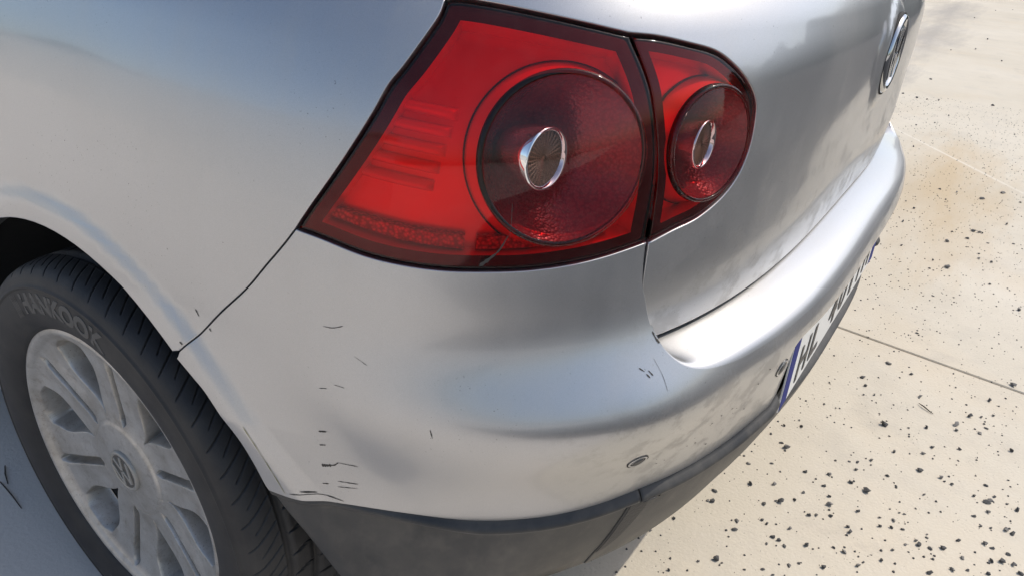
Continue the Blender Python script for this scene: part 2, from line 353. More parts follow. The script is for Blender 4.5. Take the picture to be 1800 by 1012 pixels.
def panel(name, poly, f, mat, parent, holes=(), gap=.0011, r=.0014, depth=.016, sp=.009, flange=True, hole_flange=True, label=None, open_at=None):
    loops = []
    for i, P in enumerate([poly] + list(holes)):
        L = resample(P, min(sp * .8, .006))
        if (area(L) > 0) != (i == 0): L = L[::-1]
        loops.append(L)
    allb = np.vstack(loops); lo, hi = allb.min(0), allb.max(0)
    gx, gy = np.meshgrid(np.arange(lo[0], hi[0], sp), np.arange(lo[1], hi[1], sp * .866))
    gx = gx + (np.arange(gy.shape[0]) % 2)[:, None] * sp * .5
    G = np.column_stack([gx.ravel(), gy.ravel()]); G = G[inside(G, loops)]
    keep = np.ones(len(G), bool)
    for i in range(0, len(G), 4000):
        d = np.full(len(G[i:i + 4000]), 9.)
        for j in range(0, len(allb), 400):
            d = np.minimum(d, np.sqrt(((G[i:i + 4000, None] - allb[None, j:j + 400]) ** 2).sum(-1)).min(1))
        keep[i:i + 4000] = d > sp * .55
    G = G[keep]; V = np.vstack([allb, G]); E = []; s = 0
    for L in loops: E += [(s + i, s + (i + 1) % len(L)) for i in range(len(L))]; s += len(L)
    ov, oe, of, orig, _, _ = delaunay_2d_cdt([Vector(v) for v in V], E, [], 0, 1e-7, True)
    V2 = np.array([tuple(v) for v in ov]); F = np.array([tuple(q) for q in of if len(q) == 3])
    cen = V2[F].mean(1); F = F[inside(cen, loops)]
    imap = {}
    for k, ol in enumerate(orig):
        for q in ol: imap[q] = k
    T, Z = u2t(V2[:, 0]), V2[:, 1]; P3 = f(T, Z); N3 = normals(f, T, Z); P3 = np.array(P3); verts = list(P3); nors = list(N3)
    faces = [tuple(q[::-1]) for q in F]; s = 0
    if flange:
        for li, L in enumerate(loops):
            if li and not hole_flange: s += len(L); continue
            idx = np.array([imap[s + i] for i in range(len(L))]); s += len(L)
            B = P3[idx]; N = N3[idx]; T3 = np.roll(B, -1, 0) - np.roll(B, 1, 0); T3 /= np.linalg.norm(T3, axis=1, keepdims=True)
            O = np.cross(N, T3); O /= np.linalg.norm(O, axis=1, keepdims=True)   # polygon interior on the left in (t,z), mapped mirrored
            r0 = B - O * (gap + r); r1 = B - O * (gap + r * .3) - N * r * .3; r2 = B - O * gap - N * r; r3 = B - O * gap - N * depth
            op = np.zeros(len(L), bool) if open_at is None else open_at(u2t(L[:, 0]), L[:, 1])
            for i, k in enumerate(idx):
                if not op[i]: verts[k] = r0[i]
            b = len(verts); m = len(L); D = (N + O) / np.linalg.norm(N + O, axis=1, keepdims=True)
            verts += list(r1) + list(r2) + list(r3); nors += list(D) + list(O) + list(O)
            for i in range(m):
                j = (i + 1) % m
                if op[i] and op[j]: continue
                faces += [(idx[i], idx[j], b + j, b + i), (b + i, b + j, b + m + j, b + m + i), (b + m + i, b + m + j, b + 2 * m + j, b + 2 * m + i)]
    o = make(name, verts, faces, mat, parent, nors)
    if label: o['label'] = label
    return o
def lathe(name, prof, axis, origin, mat, parent, n=64, ref=(0, 0, 1), loc=True):
    ax = np.array(axis, float); ax /= np.linalg.norm(ax); e1 = np.cross(ax, ref); e1 /= np.linalg.norm(e1); e2 = np.cross(ax, e1)
    V = []; F = []; m = len(prof)
    for i in range(n):
        a = 2 * math.pi * i / n; d = math.cos(a) * e1 + math.sin(a) * e2
        for rr, h in prof: V.append(np.array(origin) + d * rr + ax * h)
    for i in range(n):
        for j in range(m - 1): a0 = i * m + j; b0 = ((i + 1) % n) * m + j; F.append((a0, a0 + 1, b0 + 1, b0))
    return make(name, V, F, mat, parent)
def tube(name, pts, rad, mat, parent=None, n=6):
    V = []; F = []; pts = [np.array(p, float) for p in pts]
    for i, p in enumerate(pts):
        d = pts[min(i + 1, len(pts) - 1)] - pts[max(i - 1, 0)]; d /= np.linalg.norm(d); u = np.cross(d, (0.31, .2, 1.)); u /= np.linalg.norm(u); w = np.cross(d, u)
        rr = rad[i] if hasattr(rad, '__len__') else rad
        for k in range(n): V.append(p + rr * (math.cos(6.2832 * k / n) * u + math.sin(6.2832 * k / n) * w))
    for i in range(len(pts) - 1):
        for k in range(n): F.append((i * n + k, i * n + (k + 1) % n, (i + 1) * n + (k + 1) % n, (i + 1) * n + k))
    F.append(tuple(range(n))[::-1]); F.append(tuple((len(pts) - 1) * n + k for k in range(n)))
    return make(name, V, F, mat, parent)
def strip(name, pts, width, f, mat, parent, lift=.00035):   # narrow surface mark following the skin
    C = smooth_curve(pts, 6) if len(pts) > 2 else np.linspace(pts[0], pts[-1], 7); P = offset(f, lift)(C[:, 0], C[:, 1]); N = normals(f, C[:, 0], C[:, 1]); V = []; F = []
    for i in range(len(P)):
        d = P[min(i + 1, len(P) - 1)] - P[max(i - 1, 0)]; s = np.cross(N[i], d); s /= np.linalg.norm(s)
        w = (width[min(int(i / len(P) * len(width)), len(width) - 1)] if hasattr(width, '__len__') else width) * (.55 + .9 * random.random()) * (.35 if i in (0, len(P) - 1) else 1)
        V += [P[i] - s * w * .5, P[i] + s * w * .5]
    for i in range(len(P) - 1): F.append((2 * i, 2 * i + 2, 2 * i + 3, 2 * i + 1))
    return make(name, V, F, mat, parent)
def text_geo(s, extrude=0., offset=0.):
    cu = bpy.data.curves.new('glyph', 'FONT'); cu.body = s; cu.size = 1.; cu.extrude = extrude; cu.offset = offset; cu.resolution_u = 4
    o = bpy.data.objects.new('glyph', cu); COL.objects.link(o); dg = bpy.context.evaluated_depsgraph_get(); dg.update()
    me = o.evaluated_get(dg).to_mesh(); V = np.array([tuple(v.co) for v in me.vertices]); F = [tuple(p.vertices) for p in me.polygons]
    o.evaluated_get(dg).to_mesh_clear(); bpy.data.objects.remove(o); bpy.data.curves.remove(cu); return V, F
def project_to(f, p, n, t, z):                             # follow direction n from points p until they meet the skin f, near (t,z)
    n = np.array(n) / np.linalg.norm(n); u = np.cross(n, (0, 0, 1.)); u /= np.linalg.norm(u); w = np.cross(u, n); t = np.full(len(p), t); z = np.full(len(p), z)
    for _ in range(10):
        Q = f(t, z) - p; e = 1e-5; Pt = (f(t + e, z) - f(t - e, z)) / (2 * e); Pz = (f(t, z + e) - f(t, z - e)) / (2 * e)
        a, b, c, d = Pt @ u, Pz @ u, Pt @ w, Pz @ w; r1, r2 = -(Q @ u), -(Q @ w); D = a * d - b * c
        t = t + np.clip((r1 * d - b * r2) / D, -.05, .05); z = z + np.clip((a * r2 - c * r1) / D, -.05, .05)
    return np.column_stack([t, z])
def orient(o, d):                                          # turn the faces of a sheet so that they look along d
    bm = bmesh.new(); bm.from_mesh(o.data); bmesh.ops.recalc_face_normals(bm, faces=bm.faces); d = Vector(d)
    if sum(f.normal.dot(d) * f.calc_area() for f in bm.faces) < 0: bmesh.ops.reverse_faces(bm, faces=bm.faces)
    bm.to_mesh(o.data); bm.free(); return o
# ------------------------------------------------------------------ ground
ground = make('ground', [(-600, -600, -.03), (600, -600, -.03), (600, 600, -.03), (-600, 600, -.03)], [(0, 1, 2, 3)], 'concrete', smooth=False)
tag(ground, kind='structure')
JA = math.radians(-4.6)                                   # the slab joints run almost along the car
def slab_point(u, v): return (.871 + u * math.cos(JA) - v * math.sin(JA), .0 + u * math.sin(JA) + v * math.cos(JA))
xs = [-37.2, -25.2, -13.2, -5.1, -1.49, 0, 13.2, 25.2, 37.2]; ys = [-27.4, -21.4, -15.4, -9.4, -3.4, 2.6, 8.6, 14.6, 20.6, 26.6]
G_ = .0032; BV = .003
for i in range(len(xs) - 1):
    for j in range(len(ys) - 1):
        V = []
        for (e, h) in ((G_, -.03), (G_, -BV), (G_ + BV, 0)):
            for (u, v) in ((xs[i] + e, ys[j] + e), (xs[i + 1] - e, ys[j] + e), (xs[i + 1] - e, ys[j + 1] - e), (xs[i] + e, ys[j + 1] - e)):
                V.append((*slab_point(u, v), h))
        F = [(8, 9, 10, 11)] + [(a + k, a + (k + 1) % 4, a + 4 + (k + 1) % 4, a + 4 + k) for a in (0, 4) for k in range(4)]
        make('concrete_slab', V, F, 'concrete' if xs[i] > -1.6 else 'shade_side_concrete', ground, smooth=False)

# asphalt lane behind the car (out of frame, mirrored in the tailgate and bumper), a hedge on the left, and one added to darken the tailgate
OUT = [(-2.9, -.56), (-1.1, -.56), (.5, -.74), (300, -.74), (300, -400), (-6.5, -400)]
V = [(x, y, h) for h in (-.02, .006) for x, y in OUT]
tag(make('asphalt_yard', V, [(6, 11, 10, 9, 8, 7)] + [(i, (i + 1) % 6, 6 + (i + 1) % 6, 6 + i) for i in range(6)], 'asphalt', smooth=False), kind='structure')
def hedge(p0, p1, h, w, n):
    r = np.random.default_rng(3); s = r.random(n); P = np.array(p0) + np.outer(s, np.array(p1) - np.array(p0)); d = np.array(p1) - np.array(p0); d = d / np.linalg.norm(d); nr = np.array([-d[1], d[0]])
    hh = h * (.82 + .12 * np.sin(s * 31) + .06 * np.sin(s * 77)); z = hh * r.random(n) ** .7; P = P + nr * ((r.random(n) - .5) * w)[:, None]; c = np.column_stack([P, z])
    a = r.normal(size=(n, 3)); a /= np.linalg.norm(a, axis=1, keepdims=True); b = np.cross(a, r.normal(size=(n, 3))); b /= np.linalg.norm(b, axis=1, keepdims=True); L = (.14 + .12 * r.random(n))[:, None]
    V = np.stack([c - a * L, c - b * L * .5, c + a * L, c + b * L * .5], 1).reshape(-1, 3); F = np.arange(4 * n).reshape(-1, 4)
    root = make('foliage', V, F, 'leaves', None, smooth=False); e = bpy.data.objects.new('hedge', None); COL.objects.link(e); root.parent = e; root['kind'] = 'stuff'
    q = np.array([p0, p1]); k = [(*(q[i] + nr * sgn * w * .3), zz) for zz in (0, h * .62) for i, sgn in ((0, -1), (1, -1), (1, 1), (0, 1))]
    make('branch_core', k, [(4, 5, 6, 7), (0, 1, 5, 4), (1, 2, 6, 5), (2, 3, 7, 6), (3, 0, 4, 7)], 'leaves', e, smooth=False); return e
tag(hedge((-17.0, 1.0), (-5.0, 23.0), 2.5, 1.6, 14000), 'tall dark green hedge beyond the concrete, mirrored in the car side', 'hedge')
tag(hedge((9.0, -15.0), (24.0, -1.0), 4.2, 2.4, 11000), 'long dark green hedge out of view, added to darken the tailgate reflection', 'hedge')  # unseen hedge, added to dim the bright sky mirrored in the tailgate

# unseen low grey wall, added to bounce sunlight onto the shaded side of the car
V = [(x, y, z) for z in (0, 1.45) for x, y in ((-5.4, -.40), (-5.2, -.40), (-5.2, 16), (-5.4, 16))]
V += [(x, y, z) for z in (1.4502, 1.52) for x, y in ((-5.45, -.45), (-5.15, -.45), (-5.15, 16.05), (-5.45, 16.05))]
Q = lambda k: [(k + 4, k + 5, k + 6, k + 7), (k + 3, k + 2, k + 1, k), (k, k + 1, k + 5, k + 4), (k + 1, k + 2, k + 6, k + 5), (k + 2, k + 3, k + 7, k + 6), (k + 3, k, k + 4, k + 7)]
simple('bounce_wall_grey', (.50, .50, .49), .85, bump=.4, bscale=60)
wall = make('bounce_wall', V[:8], Q(0), 'bounce_wall_grey', smooth=False); tag(wall, 'low grey wall out of view, added to bounce sunlight onto the car side', 'wall')
make('bounce_wall_cap', V[8:], Q(0), 'bounce_wall_grey', wall, smooth=False)

# ------------------------------------------------------------------ the car
car = bpy.data.objects.new('parked_car', None); COL.objects.link(car); car.empty_display_size = .3
tag(car, 'dusty silver hatchback with scratched rear bumper and red round tail lights, on the concrete', 'car')
lampL = [(.5921, .9786), (.5954, .9671), (.6033, .9511), (.6152, .9282), (.6229, .9135), (.6295, .8921), (.6381, .8691), (.6544, .8303), (.6754, .7838)]
lampB = [(.6754, .7838), (.6533, .7792), (.6241, .7707), (.5968, .7664), (.5707, .7645), (.5448, .7647), (.5157, .7654), (.477, .7697), (.4368, .7785)]
lampT = [(.5921, .9786), (.5829, .9798), (.5618, .9777), (.5339, .9729), (.5056, .9668), (.4763, .9595)]
shut = [(.4763, .9595), (.466, .9335), (.4562, .9051), (.4481, .8752), (.4421, .8434), (.4385, .8115), (.4368, .7785)]
inner = [(.4763, .9595), (.456, .9571), (.4348, .9518), (.4103, .9439), (.3931, .9316), (.3771, .9155), (.3628, .8955), (.3582, .8738), (.3581, .85), (.363, .826), (.3756, .8067), (.3961, .7925), (.4173, .7862), (.4368, .7785)]
lip = [(.4368, .7785), (.436, .755), (.4347, .7348), (.4315, .7153), (.430, .6969), (.4281, .6783), (.4245, .6622), (.4156, .6472), (.3992, .637), (.3719, .6305), (.3448, .628), (.30, .6275), (.2, .628), (.1, .6285), (0, .6287)]
bshut = [(.6754, .7838), (.6851, .7668), (.7008, .743), (.7248, .7093), (.7643, .6661), (.8087, .617)]
barch = [(.8132, .6069), (.7945, .592), (.7794, .5777), (.7538, .5397), (.7412, .508), (.7325, .4756), (.729, .4666)]
trimT = [(.729, .4666), (.7076, .464), (.6638, .4611), (.6171, .4524), (.5684, .4445), (.5313, .4414), (.4934, .4409), (.4548, .4454), (.4222, .4515), (.3728, .4565), (.3234, .4666), (.2801, .4788), (.2408, .4838)]
trimF = [(.7285, .4655), (.7175, .440), (.7014, .4104), (.6826, .3703), (.6629, .3306), (.640, .290), (.62, .268)]
recess = [(.2408, .4838), (.2440, .520), (.2462, .552), (.2445, .566), (.2390, .574), (.230, .5768), (.1, .5775), (0, .578)]
mir = lambda P: [(-t, z) for t, z in P]
sm = lambda P, n=6: smooth_curve(P, n).tolist()
cat = lambda *L: [tuple(p) for q in L for p in q]
def mirror_part(o, sub=True):
    c = o.copy(); COL.objects.link(c); c.parent = o.parent; c.scale = (-1, 1, 1)
    if 'label' in o: del c['label']
    for ch in list(o.children):
        d = ch.copy(); COL.objects.link(d); d.parent = c
    return c
# painted bumper skin (full width), shelf lofted between the lip and the tailgate foot
half = cat(sm(bshut)[::-1], sm(lampB)[1:], sm(lip)[1:])        # from the wheel arch up, along the lamp, down the lip to the centre
low = cat(sm(barch), sm(trimT)[1:], sm(recess)[1:])            # from the wheel arch down, along the trim, to the centre
poly = cat([(.8087, .617), ], low, mir(low)[::-1], [(-.8087, .617)], mir(half), half[::-1][1:-1])
lip_open = lambda t, z: (np.abs(t) < .4305) & (z > .60) & (z < .689)
bumper = panel('bumper', poly, SA, 'silver_paint', car, sp=.007, depth=.022, gap=.0006, r=.0011, open_at=lip_open)
def shelf_part():
    L = np.array(cat(sm(lip, 10)))
    st = np.argmin(np.abs(L[:, 1] - .690) + (L[:, 0] < .42)); L = L[st:]
    L = np.vstack([L, L[:-1][::-1] * [-1, 1]]); L = L[np.abs(np.diff(L[:, 0], prepend=L[0, 0] + 1)) + np.abs(np.diff(L[:, 1], prepend=0)) > 1e-6]
    # densify
    Q = [L[0]]
    for a, b in zip(L[:-1], L[1:]):
        k = max(1, int(np.linalg.norm((b - a) * [1.1, 1]) / .006))
        for i in range(1, k + 1): Q.append(a + (b - a) * i / k)
    L = np.array(Q); P = offset(SA, -.00005)(L[:, 0], L[:, 1]); N = normals(SA, L[:, 0], L[:, 1]); Tn = np.gradient(P, axis=0); Tn /= np.linalg.norm(Tn, axis=1, keepdims=True)
    Up = np.cross(N, Tn); Up *= np.sign((Up @ np.array([0, .3, 1.])))[:, None]
    tI = np.clip(L[:, 0] * .995, -.428, .428); zI = .653 + .009 * (1 - (tI / .428) ** 2); I = surf(tI, zI, fyB); I[:, 2] -= .001
    q = np.clip((.435 - np.abs(L[:, 0])) / .03, 0, 1)
    I[:, 1] += .004 + .004 * q; D = np.linalg.norm(I - P, axis=1); rows = []; m = 22
    Iext = I + np.array([0, .022, -.004])
    for s in np.linspace(0, 1, m):
        c1 = P + (Up * .9 + -N * .12) * (.17 * D)[:, None]; c2 = I + np.array([0, -1., -.20]) * (.74 * D)[:, None]
        rows.append((1 - s) ** 3 * P + 3 * s * (1 - s) ** 2 * c1 + 3 * s * s * (1 - s) * c2 + s ** 3 * I)
    rows.append(Iext); V = np.concatenate(rows); n = len(L); F = []
    for r_ in range(len(rows) - 1):
        for i in range(n - 1): a = r_ * n + i; F.append((a, a + n, a + n + 1, a + 1))
    o = make('shelf', V, F, 'silver_paint', bumper); bm = bmesh.new(); bm.from_mesh(o.data); bmesh.ops.recalc_face_normals(bm, faces=bm.faces)
    up = sum(f.normal.z for f in bm.faces)
    if up < 0: bmesh.ops.reverse_faces(bm, faces=bm.faces)
    bm.to_mesh(o.data); bm.free(); return o
shelf_part()
# tailgate with inner-lamp openings, rear window opening and badge pad
foot = [(t, .6555 + .009 * (1 - (t / .43) ** 2)) for t in np.linspace(.4285, 0, 20)]
edge = cat([(.4285, .6555)], sm([(.4281, .6783), (.430, .6969), (.4315, .7153), (.4347, .7348), (.436, .755), (.4368, .7785)]), sm(inner)[::-1][1:-1], sm(lampT)[::-1], [(.600, 1.0), (.61, 1.10), (.63, 1.39)])
tg = cat(edge, mir(edge)[::-1], mir(foot), foot[::-1][1:-1])
rw = cat([(.50, 1.08), (.52, 1.20), (.53, 1.34), (.50, 1.36)], [(-.50, 1.36), (-.53, 1.34), (-.52, 1.20), (-.50, 1.08)])
tailgate = panel('tailgate', tg, SB, 'silver_paint', car, holes=[rw], sp=.010, depth=.02)
panel('rear_window', rw, offset(SB, -.003), 'glass_dark', tailgate, sp=.03, flange=False)
# quarter panels
def arch_pts(c, R, a0, a1, n=40):
    out = []
    for a in np.linspace(math.radians(a0), math.radians(a1), n):
        y, z = c[0] + R * math.cos(a), c[1] + R * math.sin(a); out.append((t_at(y, z), z))
    return out
arch = arch_pts(AX, .374, 126.5, -9)
ZTOP = 1.395; tdoor = t_at(1.62, .5)
q = cat(sm(bshut), arch, [(tdoor, .235), (tdoor, 1.0), (tdoor + .12, ZTOP), (.632, ZTOP), (.612, 1.10), (.602, 1.0)], sm(lampL)[:-1])
sw = [(.95, 1.04), (tdoor - .05, 1.04), (tdoor + .06, 1.345), (.98, 1.345), (.90, 1.20)]
quarter = panel('quarter_panel', q, SA, 'silver_paint', car, holes=[sw], sp=.010, depth=.028, gap=.0007, r=.0011)
panel('side_window', sw, offset(SA, -.003), 'glass_dark', quarter, sp=.03, flange=False)
mirror_part(quarter)
# doors, front body, glass, roof, floor: the rest of the car that stands beyond the frame
tw = t_at(2.62, .5)
dr = [(tdoor, .235), (t_at(2.82, .3), .235), (t_at(2.82, .6), .60), (t_at(2.86, .98), .98), (tdoor, 1.0)]
door = panel('door', dr, SA, 'silver_paint', car, sp=.03, gap=.003)
dw = [(tdoor + .02, 1.02), (2.45, 1.02), (2.25, 1.20), (2.05, 1.36), (tdoor + .14, 1.36)]
panel('door_window', dw, offset(SA, -.002), 'glass_dark', door, sp=.03, flange=False)
panel('roof_rail', [(tdoor + .12, ZTOP), (tdoor + .14, 1.37), (2.06, 1.37), (2.10, ZTOP)], SA, 'silver_paint', door, sp=.03, flange=False)
mirror_part(door)
farch = arch_pts(FAX, .374, 188, -8)
fr = cat([(t_at(2.83, .3), .235)], farch, [(2.62, .235), (2.999, .20), (2.999, .985), (2.55, .985), (t_at(2.87, .98), .98), (t_at(2.83, .6), .60)])
front = panel('front_body', fr, SA, 'silver_paint', car, sp=.03, gap=.002)
ws = panel('windscreen', [(2.999, .99), (2.58, .99), (2.5, 1.1), (2.35, 1.36), (2.999, 1.37)], SA, 'glass_dark', front, sp=.03, flange=False)
mirror_part(front)
TT = np.concatenate([np.linspace(-3, 3, 200)]); C0 = surf(TT, ZTOP - .002); rows = []
for s in np.linspace(0, 1, 12):
    q_ = C0 * [1 - s, 1, 1]; q_[:, 1] = 1.35 + (C0[:, 1] - 1.35) * (1 - s); q_[:, 2] = ZTOP - .002 + .075 * (1 - (1 - s) ** 2.2); rows.append(q_)
V = np.concatenate(rows); n = len(TT); F = [(r_ * n + i, r_ * n + i + 1, (r_ + 1) * n + i + 1, (r_ + 1) * n + i) for r_ in range(11) for i in range(n - 1)]
make('roof', V, F, 'silver_paint', car)
C1 = surf(TT, .30); C1 = C1 * [.93, 1, 1]; C1[:, 1] = 2.1 + (C1[:, 1] - 2.1) * .95
fl = []
for k, h in enumerate((.21, .40)): fl += [(x * (1 if k == 0 else .9), y, h) for x, y, _ in C1]
F = [(i, i + 1, n + i + 1, n + i) for i in range(n - 1)] + [tuple(range(n)), tuple(range(n, 2 * n))[::-1]]
# floor pan, cut back around the wheel wells
W = [(-.50, .34), (.50, .34), (.50, 1.2), (.80, 1.2), (.82, 2.85), (.56, 2.85), (.56, 4.0), (-.56, 4.0), (-.56, 2.85), (-.82, 2.85), (-.80, 1.2), (-.50, 1.2)]
V = [(x, y, .24) for x, y in W] + [(x, y, .44) for x, y in W]; m = len(W)
make('floor_pan', V, [tuple(range(m))[::-1], tuple(range(m, 2 * m))] + [(i, (i + 1) % m, m + (i + 1) % m, m + i) for i in range(m)], 'liner', car, smooth=False)
def liner(cy):
    V = []; F = []; n = 40
    for i in range(n + 1):
        a = math.radians(-15 + 210 * i / n); y, z = cy + .392 * math.cos(a), .312 + .392 * math.sin(a)
        xo = -.835 + .075 * float(sstep((math.degrees(a) - 135) / 35)); V += [(xo, y, z), (-.56, y, z), (-.555, cy + .1 * math.cos(a), .33 + .1 * math.sin(a))]
    for i in range(n): F += [(3 * i, 3 * i + 1, 3 * i + 4, 3 * i + 3), (3 * i + 1, 3 * i + 2, 3 * i + 5, 3 * i + 4)]
    return make('wheel_well', V, F, 'liner', car)
for cy in (AX[0], FAX[0]): mirror_part(liner(cy))

# ------------------------------------------------------------------ lower bumper trim in moulded grey plastic
ztrim = (lambda P: (lambda t: np.interp(np.abs(t), P[:, 0], P[:, 1])))(np.array(sorted([tuple(p) for p in sm(trimT, 10)] + [(0, .4838)])))
def bead(t, z, base=0.):
    t = np.asarray(t, float); z = np.asarray(z, float)
    d = ztrim(t) - z; amp = .011 * np.clip((.690 - np.abs(t)) / .13, .08, 1) * np.clip((np.abs(t) - .234) / .012, 0, 1)
    w = .007 + .013 * np.clip((.690 - np.abs(t)) / .14, 0, 1)
    k = np.where(d < w, np.sin(np.pi * np.clip(d / w, 0, 1)) ** .8, 0)
    lowp = -.003 * sstep(d / w - .6) + .010 * sstep((.40 - z) / .14)
    return SA(t, z) + normals(SA, t, z) * (amp * k + lowp + base - .0015)[..., None] if np.ndim(d) else SA(t, z) + normals(SA, t, z) * (amp * k + lowp + base - .0015)
BOT = .272
DROW = np.concatenate([[-.006, -.003], np.linspace(0, .024, 15), [.030, .040, .055, .075, .10, .125, .15, .175]])
def trim_grid(name, tcol, ztop, f, label, ends):
    """rows follow the upper edge; tcol(z) gives the column positions at height z; the foot and the ends named in ends are rolled inwards"""
    u = tcol(.40); T = np.zeros((len(DROW) + 1, len(u))); Z = np.zeros_like(T)
    for i, d in enumerate(list(DROW) + [.5]):
        t = u.copy()
        for _ in range(4):
            z = np.maximum(ztop(t) - d, BOT + .0006 * i - .0006 * len(DROW)) if d < .4 else np.full(len(t), BOT)
            t = np.array([tcol(zz)[k] for k, zz in enumerate(z)])
        T[i], Z[i] = t, z
    P = f(T, Z); N = normals(f, T, Z); rows = [P[i] for i in range(len(P))]; rows.append(P[-1] - N[-1] * .016 + np.array([0, 0, .004]))
    G = np.array(rows); NN = np.concatenate([N, N[-1:]])
    for side in ends:
        e = G[:, 0] if side == 'a' else G[:, -1]; n = NN[:, 0] if side == 'a' else NN[:, -1]; nb = G[:, 1] if side == 'a' else G[:, -2]
        o = e - nb; o /= np.linalg.norm(o, axis=1, keepdims=True); w, dp = ends[side]
        ex = [e + o * w * .5 - n * dp * .12, e + o * w - n * dp * .5, e + o * w * 1.05 - n * dp]
        G = np.concatenate([np.array(ex[::-1]).transpose(1, 0, 2), G], 1) if side == 'a' else np.concatenate([G, np.array(ex).transpose(1, 0, 2)], 1)
    nr, nc = G.shape[:2]; I_, J_ = np.meshgrid(np.arange(nr - 1), np.arange(nc - 1), indexing='ij')
    F = np.stack([I_ * nc + J_, I_ * nc + J_ + 1, (I_ + 1) * nc + J_ + 1, (I_ + 1) * nc + J_], -1).reshape(-1, 4)
    o = make(name, G.reshape(-1, 3), F, 'grey_trim_plastic', car); o['label'] = label; orient(o, N.mean((0, 1))); return o
TF = np.array(sm(trimF, 8)); TF = TF[np.argsort(TF[:, 1])]; tfront = lambda z: np.interp(z, TF[:, 1], TF[:, 0])
tr = trim_grid('bumper_trim', lambda z: np.linspace(.4232, tfront(z), 110), lambda t: ztrim(t), bead, 'grey plastic lower trim wrapping the bumper corner by the wheel', {'a': (.0004, .010), 'b': (.003, .014)})
mirror_part(tr)
bead2 = lambda t, z: bead(t, z, .0012)
zmid = lambda t: np.where(np.abs(t) < .2335, .442, np.where(np.abs(t) < .2415, .442 + (np.abs(t) - .2335) / .008 * (float(ztrim(.2415)) - .442), ztrim(t)))
trc = trim_grid('bumper_trim', lambda z: np.linspace(-.4222, .4222, 340), zmid, bead2, 'scuffed grey plastic lower trim under the number plate', {'a': (.0004, .010), 'b': (.0004, .010)})
simple('scuffed_plastic', (.028, .028, .029), .55, bump=.35, bscale=250)
panel('trim_scuff_patch', [(.4208, .440), (.4085, .4415), (.4035, .425), (.4020, .40), (.4045, .365), (.4085, .335), (.4135, .312), (.4208, .305)], lambda t, z: bead(t, z, .0020 + .0012 * np.clip((.4208 - t) / .018, 0, 1)), 'scuffed_plastic', trc, sp=.004, gap=0, r=.0006, depth=.003)
# plate recess, plate with lettering
rc = cat(recess, [(0, .452)], [(.245, .452)]); rcp = cat(rc[:-2], mir(rc[:-2])[::-1][1:], [(-.245, .445), (.245, .445)])
panel('plate_recess', rcp, offset(SA, -.034), 'black_plastic', bumper, sp=.02, gap=-.012, depth=-.03)
def plate_pt(x, z, d): return (x, .0115 - (.52 - z) * .012 - d, z)      # flat plate in the bumper's bay
def plate_box(name, x0, x1, z0, z1, d0, d1, mat, parent):
    k = max(2, int((x1 - x0) / .02)); X = np.linspace(x0, x1, k + 1); V = []; F = []
    for x in X: V += [plate_pt(x, z0, d0), plate_pt(x, z1, d0), plate_pt(x, z1, d1), plate_pt(x, z0, d1)]
    for i in range(k):
        for j in range(4): F.append((4 * i + j, 4 * i + (j + 1) % 4, 4 * i + 4 + (j + 1) % 4, 4 * i + 4 + j)[::-1])
    F += [(0, 1, 2, 3), (4 * k + 3, 4 * k + 2, 4 * k + 1, 4 * k)]
    return make(name, V, F, mat, parent, smooth=False)
plate = plate_box('number_plate', -.326, .330, .4465, .5580, -.002, 0, 'plate_white', car)
plate_box('plate_band', -.323, -.288, .4475, .5560, 0, .0006, 'plate_blue', plate); plate_box('plate_band', .288, .327, .4475, .5560, 0, .0006, 'plate_blue', plate)
def plate_char(ch, x, h=.060, w=.053):
    V, F = text_geo(ch, .004, .012); lo, hi = V.min(0), V.max(0)
    if ch in '1I': w = .018
    P = [plate_pt(x + (v[0] - lo[0]) / (hi[0] - lo[0]) * w, .4600 + (v[1] - lo[1]) / (hi[1] - lo[1]) * h, .0004 + max(0, v[2]) * .2) for v in V]
    make('plate_character', P, F, 'plate_black', plate, smooth=False)
for ch, x in (('H', -.258), ('L', -.184), ('4', -.068), ('0', .002), ('1', .090), ('T', .135), ('H', .205)): plate_char(ch, x)
# parking sensors
def sensor(t, z):
    P = SA(t, z); N = normals(SA, t, z)
    o = lathe('parking_sensor', [(.0001, .0012), (.0075, .0012), (.0078, .0002), (.0086, .0002), (.0092, .0012), (.0112, .0012), (.0121, .0003), (.0124, -.004)], N, P, 'silver_paint', car, 40)
    lathe('sensor_face', [(.0001, .0016), (.0074, .0015), (.0076, .0004)], N, P, 'sensor_face', o, 32)
    lathe('sensor_gap', [(.0074, .0006), (.0090, .0006)], N, P + N * .0003, 'dark_gap', o, 32); lathe('sensor_gap', [(.0118, .0007), (.0131, .0005)], N, P, 'dark_gap', o, 32); return o
for t in (.4434, -.4434): sensor(t, .5256)
for t in (.2853, -.2853): sensor(t, .5651)

# ------------------------------------------------------------------ tail lights
def inset(P, d):                                            # shrink a closed outline in (t,z) by d metres
    L = resample(P, .004); a = area(L)
    if a < 0: L = L[::-1]
    for _ in range(4):
        T = np.roll(L, -1, 0) - np.roll(L, 1, 0); T /= np.maximum(np.linalg.norm(T, axis=1, keepdims=True), 1e-9); N = np.column_stack([-T[:, 1], T[:, 0]]); L = L + N * d / 4
        L = .5 * L + .25 * (np.roll(L, 1, 0) + np.roll(L, -1, 0))
    A0 = resample(P, .004); dm = np.sqrt(((L[:, None] - A0[None]) ** 2).sum(-1)).min(1); keep = L[dm > d * .955]; return [(float(u2t(u)), v) for u, v in keep]
def circle_on(f, c, R, n, tz, k=72, ref=(0, 0, 1.)):
    n = np.array(n) / np.linalg.norm(n); e1 = np.cross(n, ref); e1 /= np.linalg.norm(e1); e2 = np.cross(e1, n); a = np.linspace(0, 2 * np.pi, k, endpoint=False)[:, None]
    return project_to(f, c + R * (np.cos(a) * e1 + np.sin(a) * e2), n, *tz)
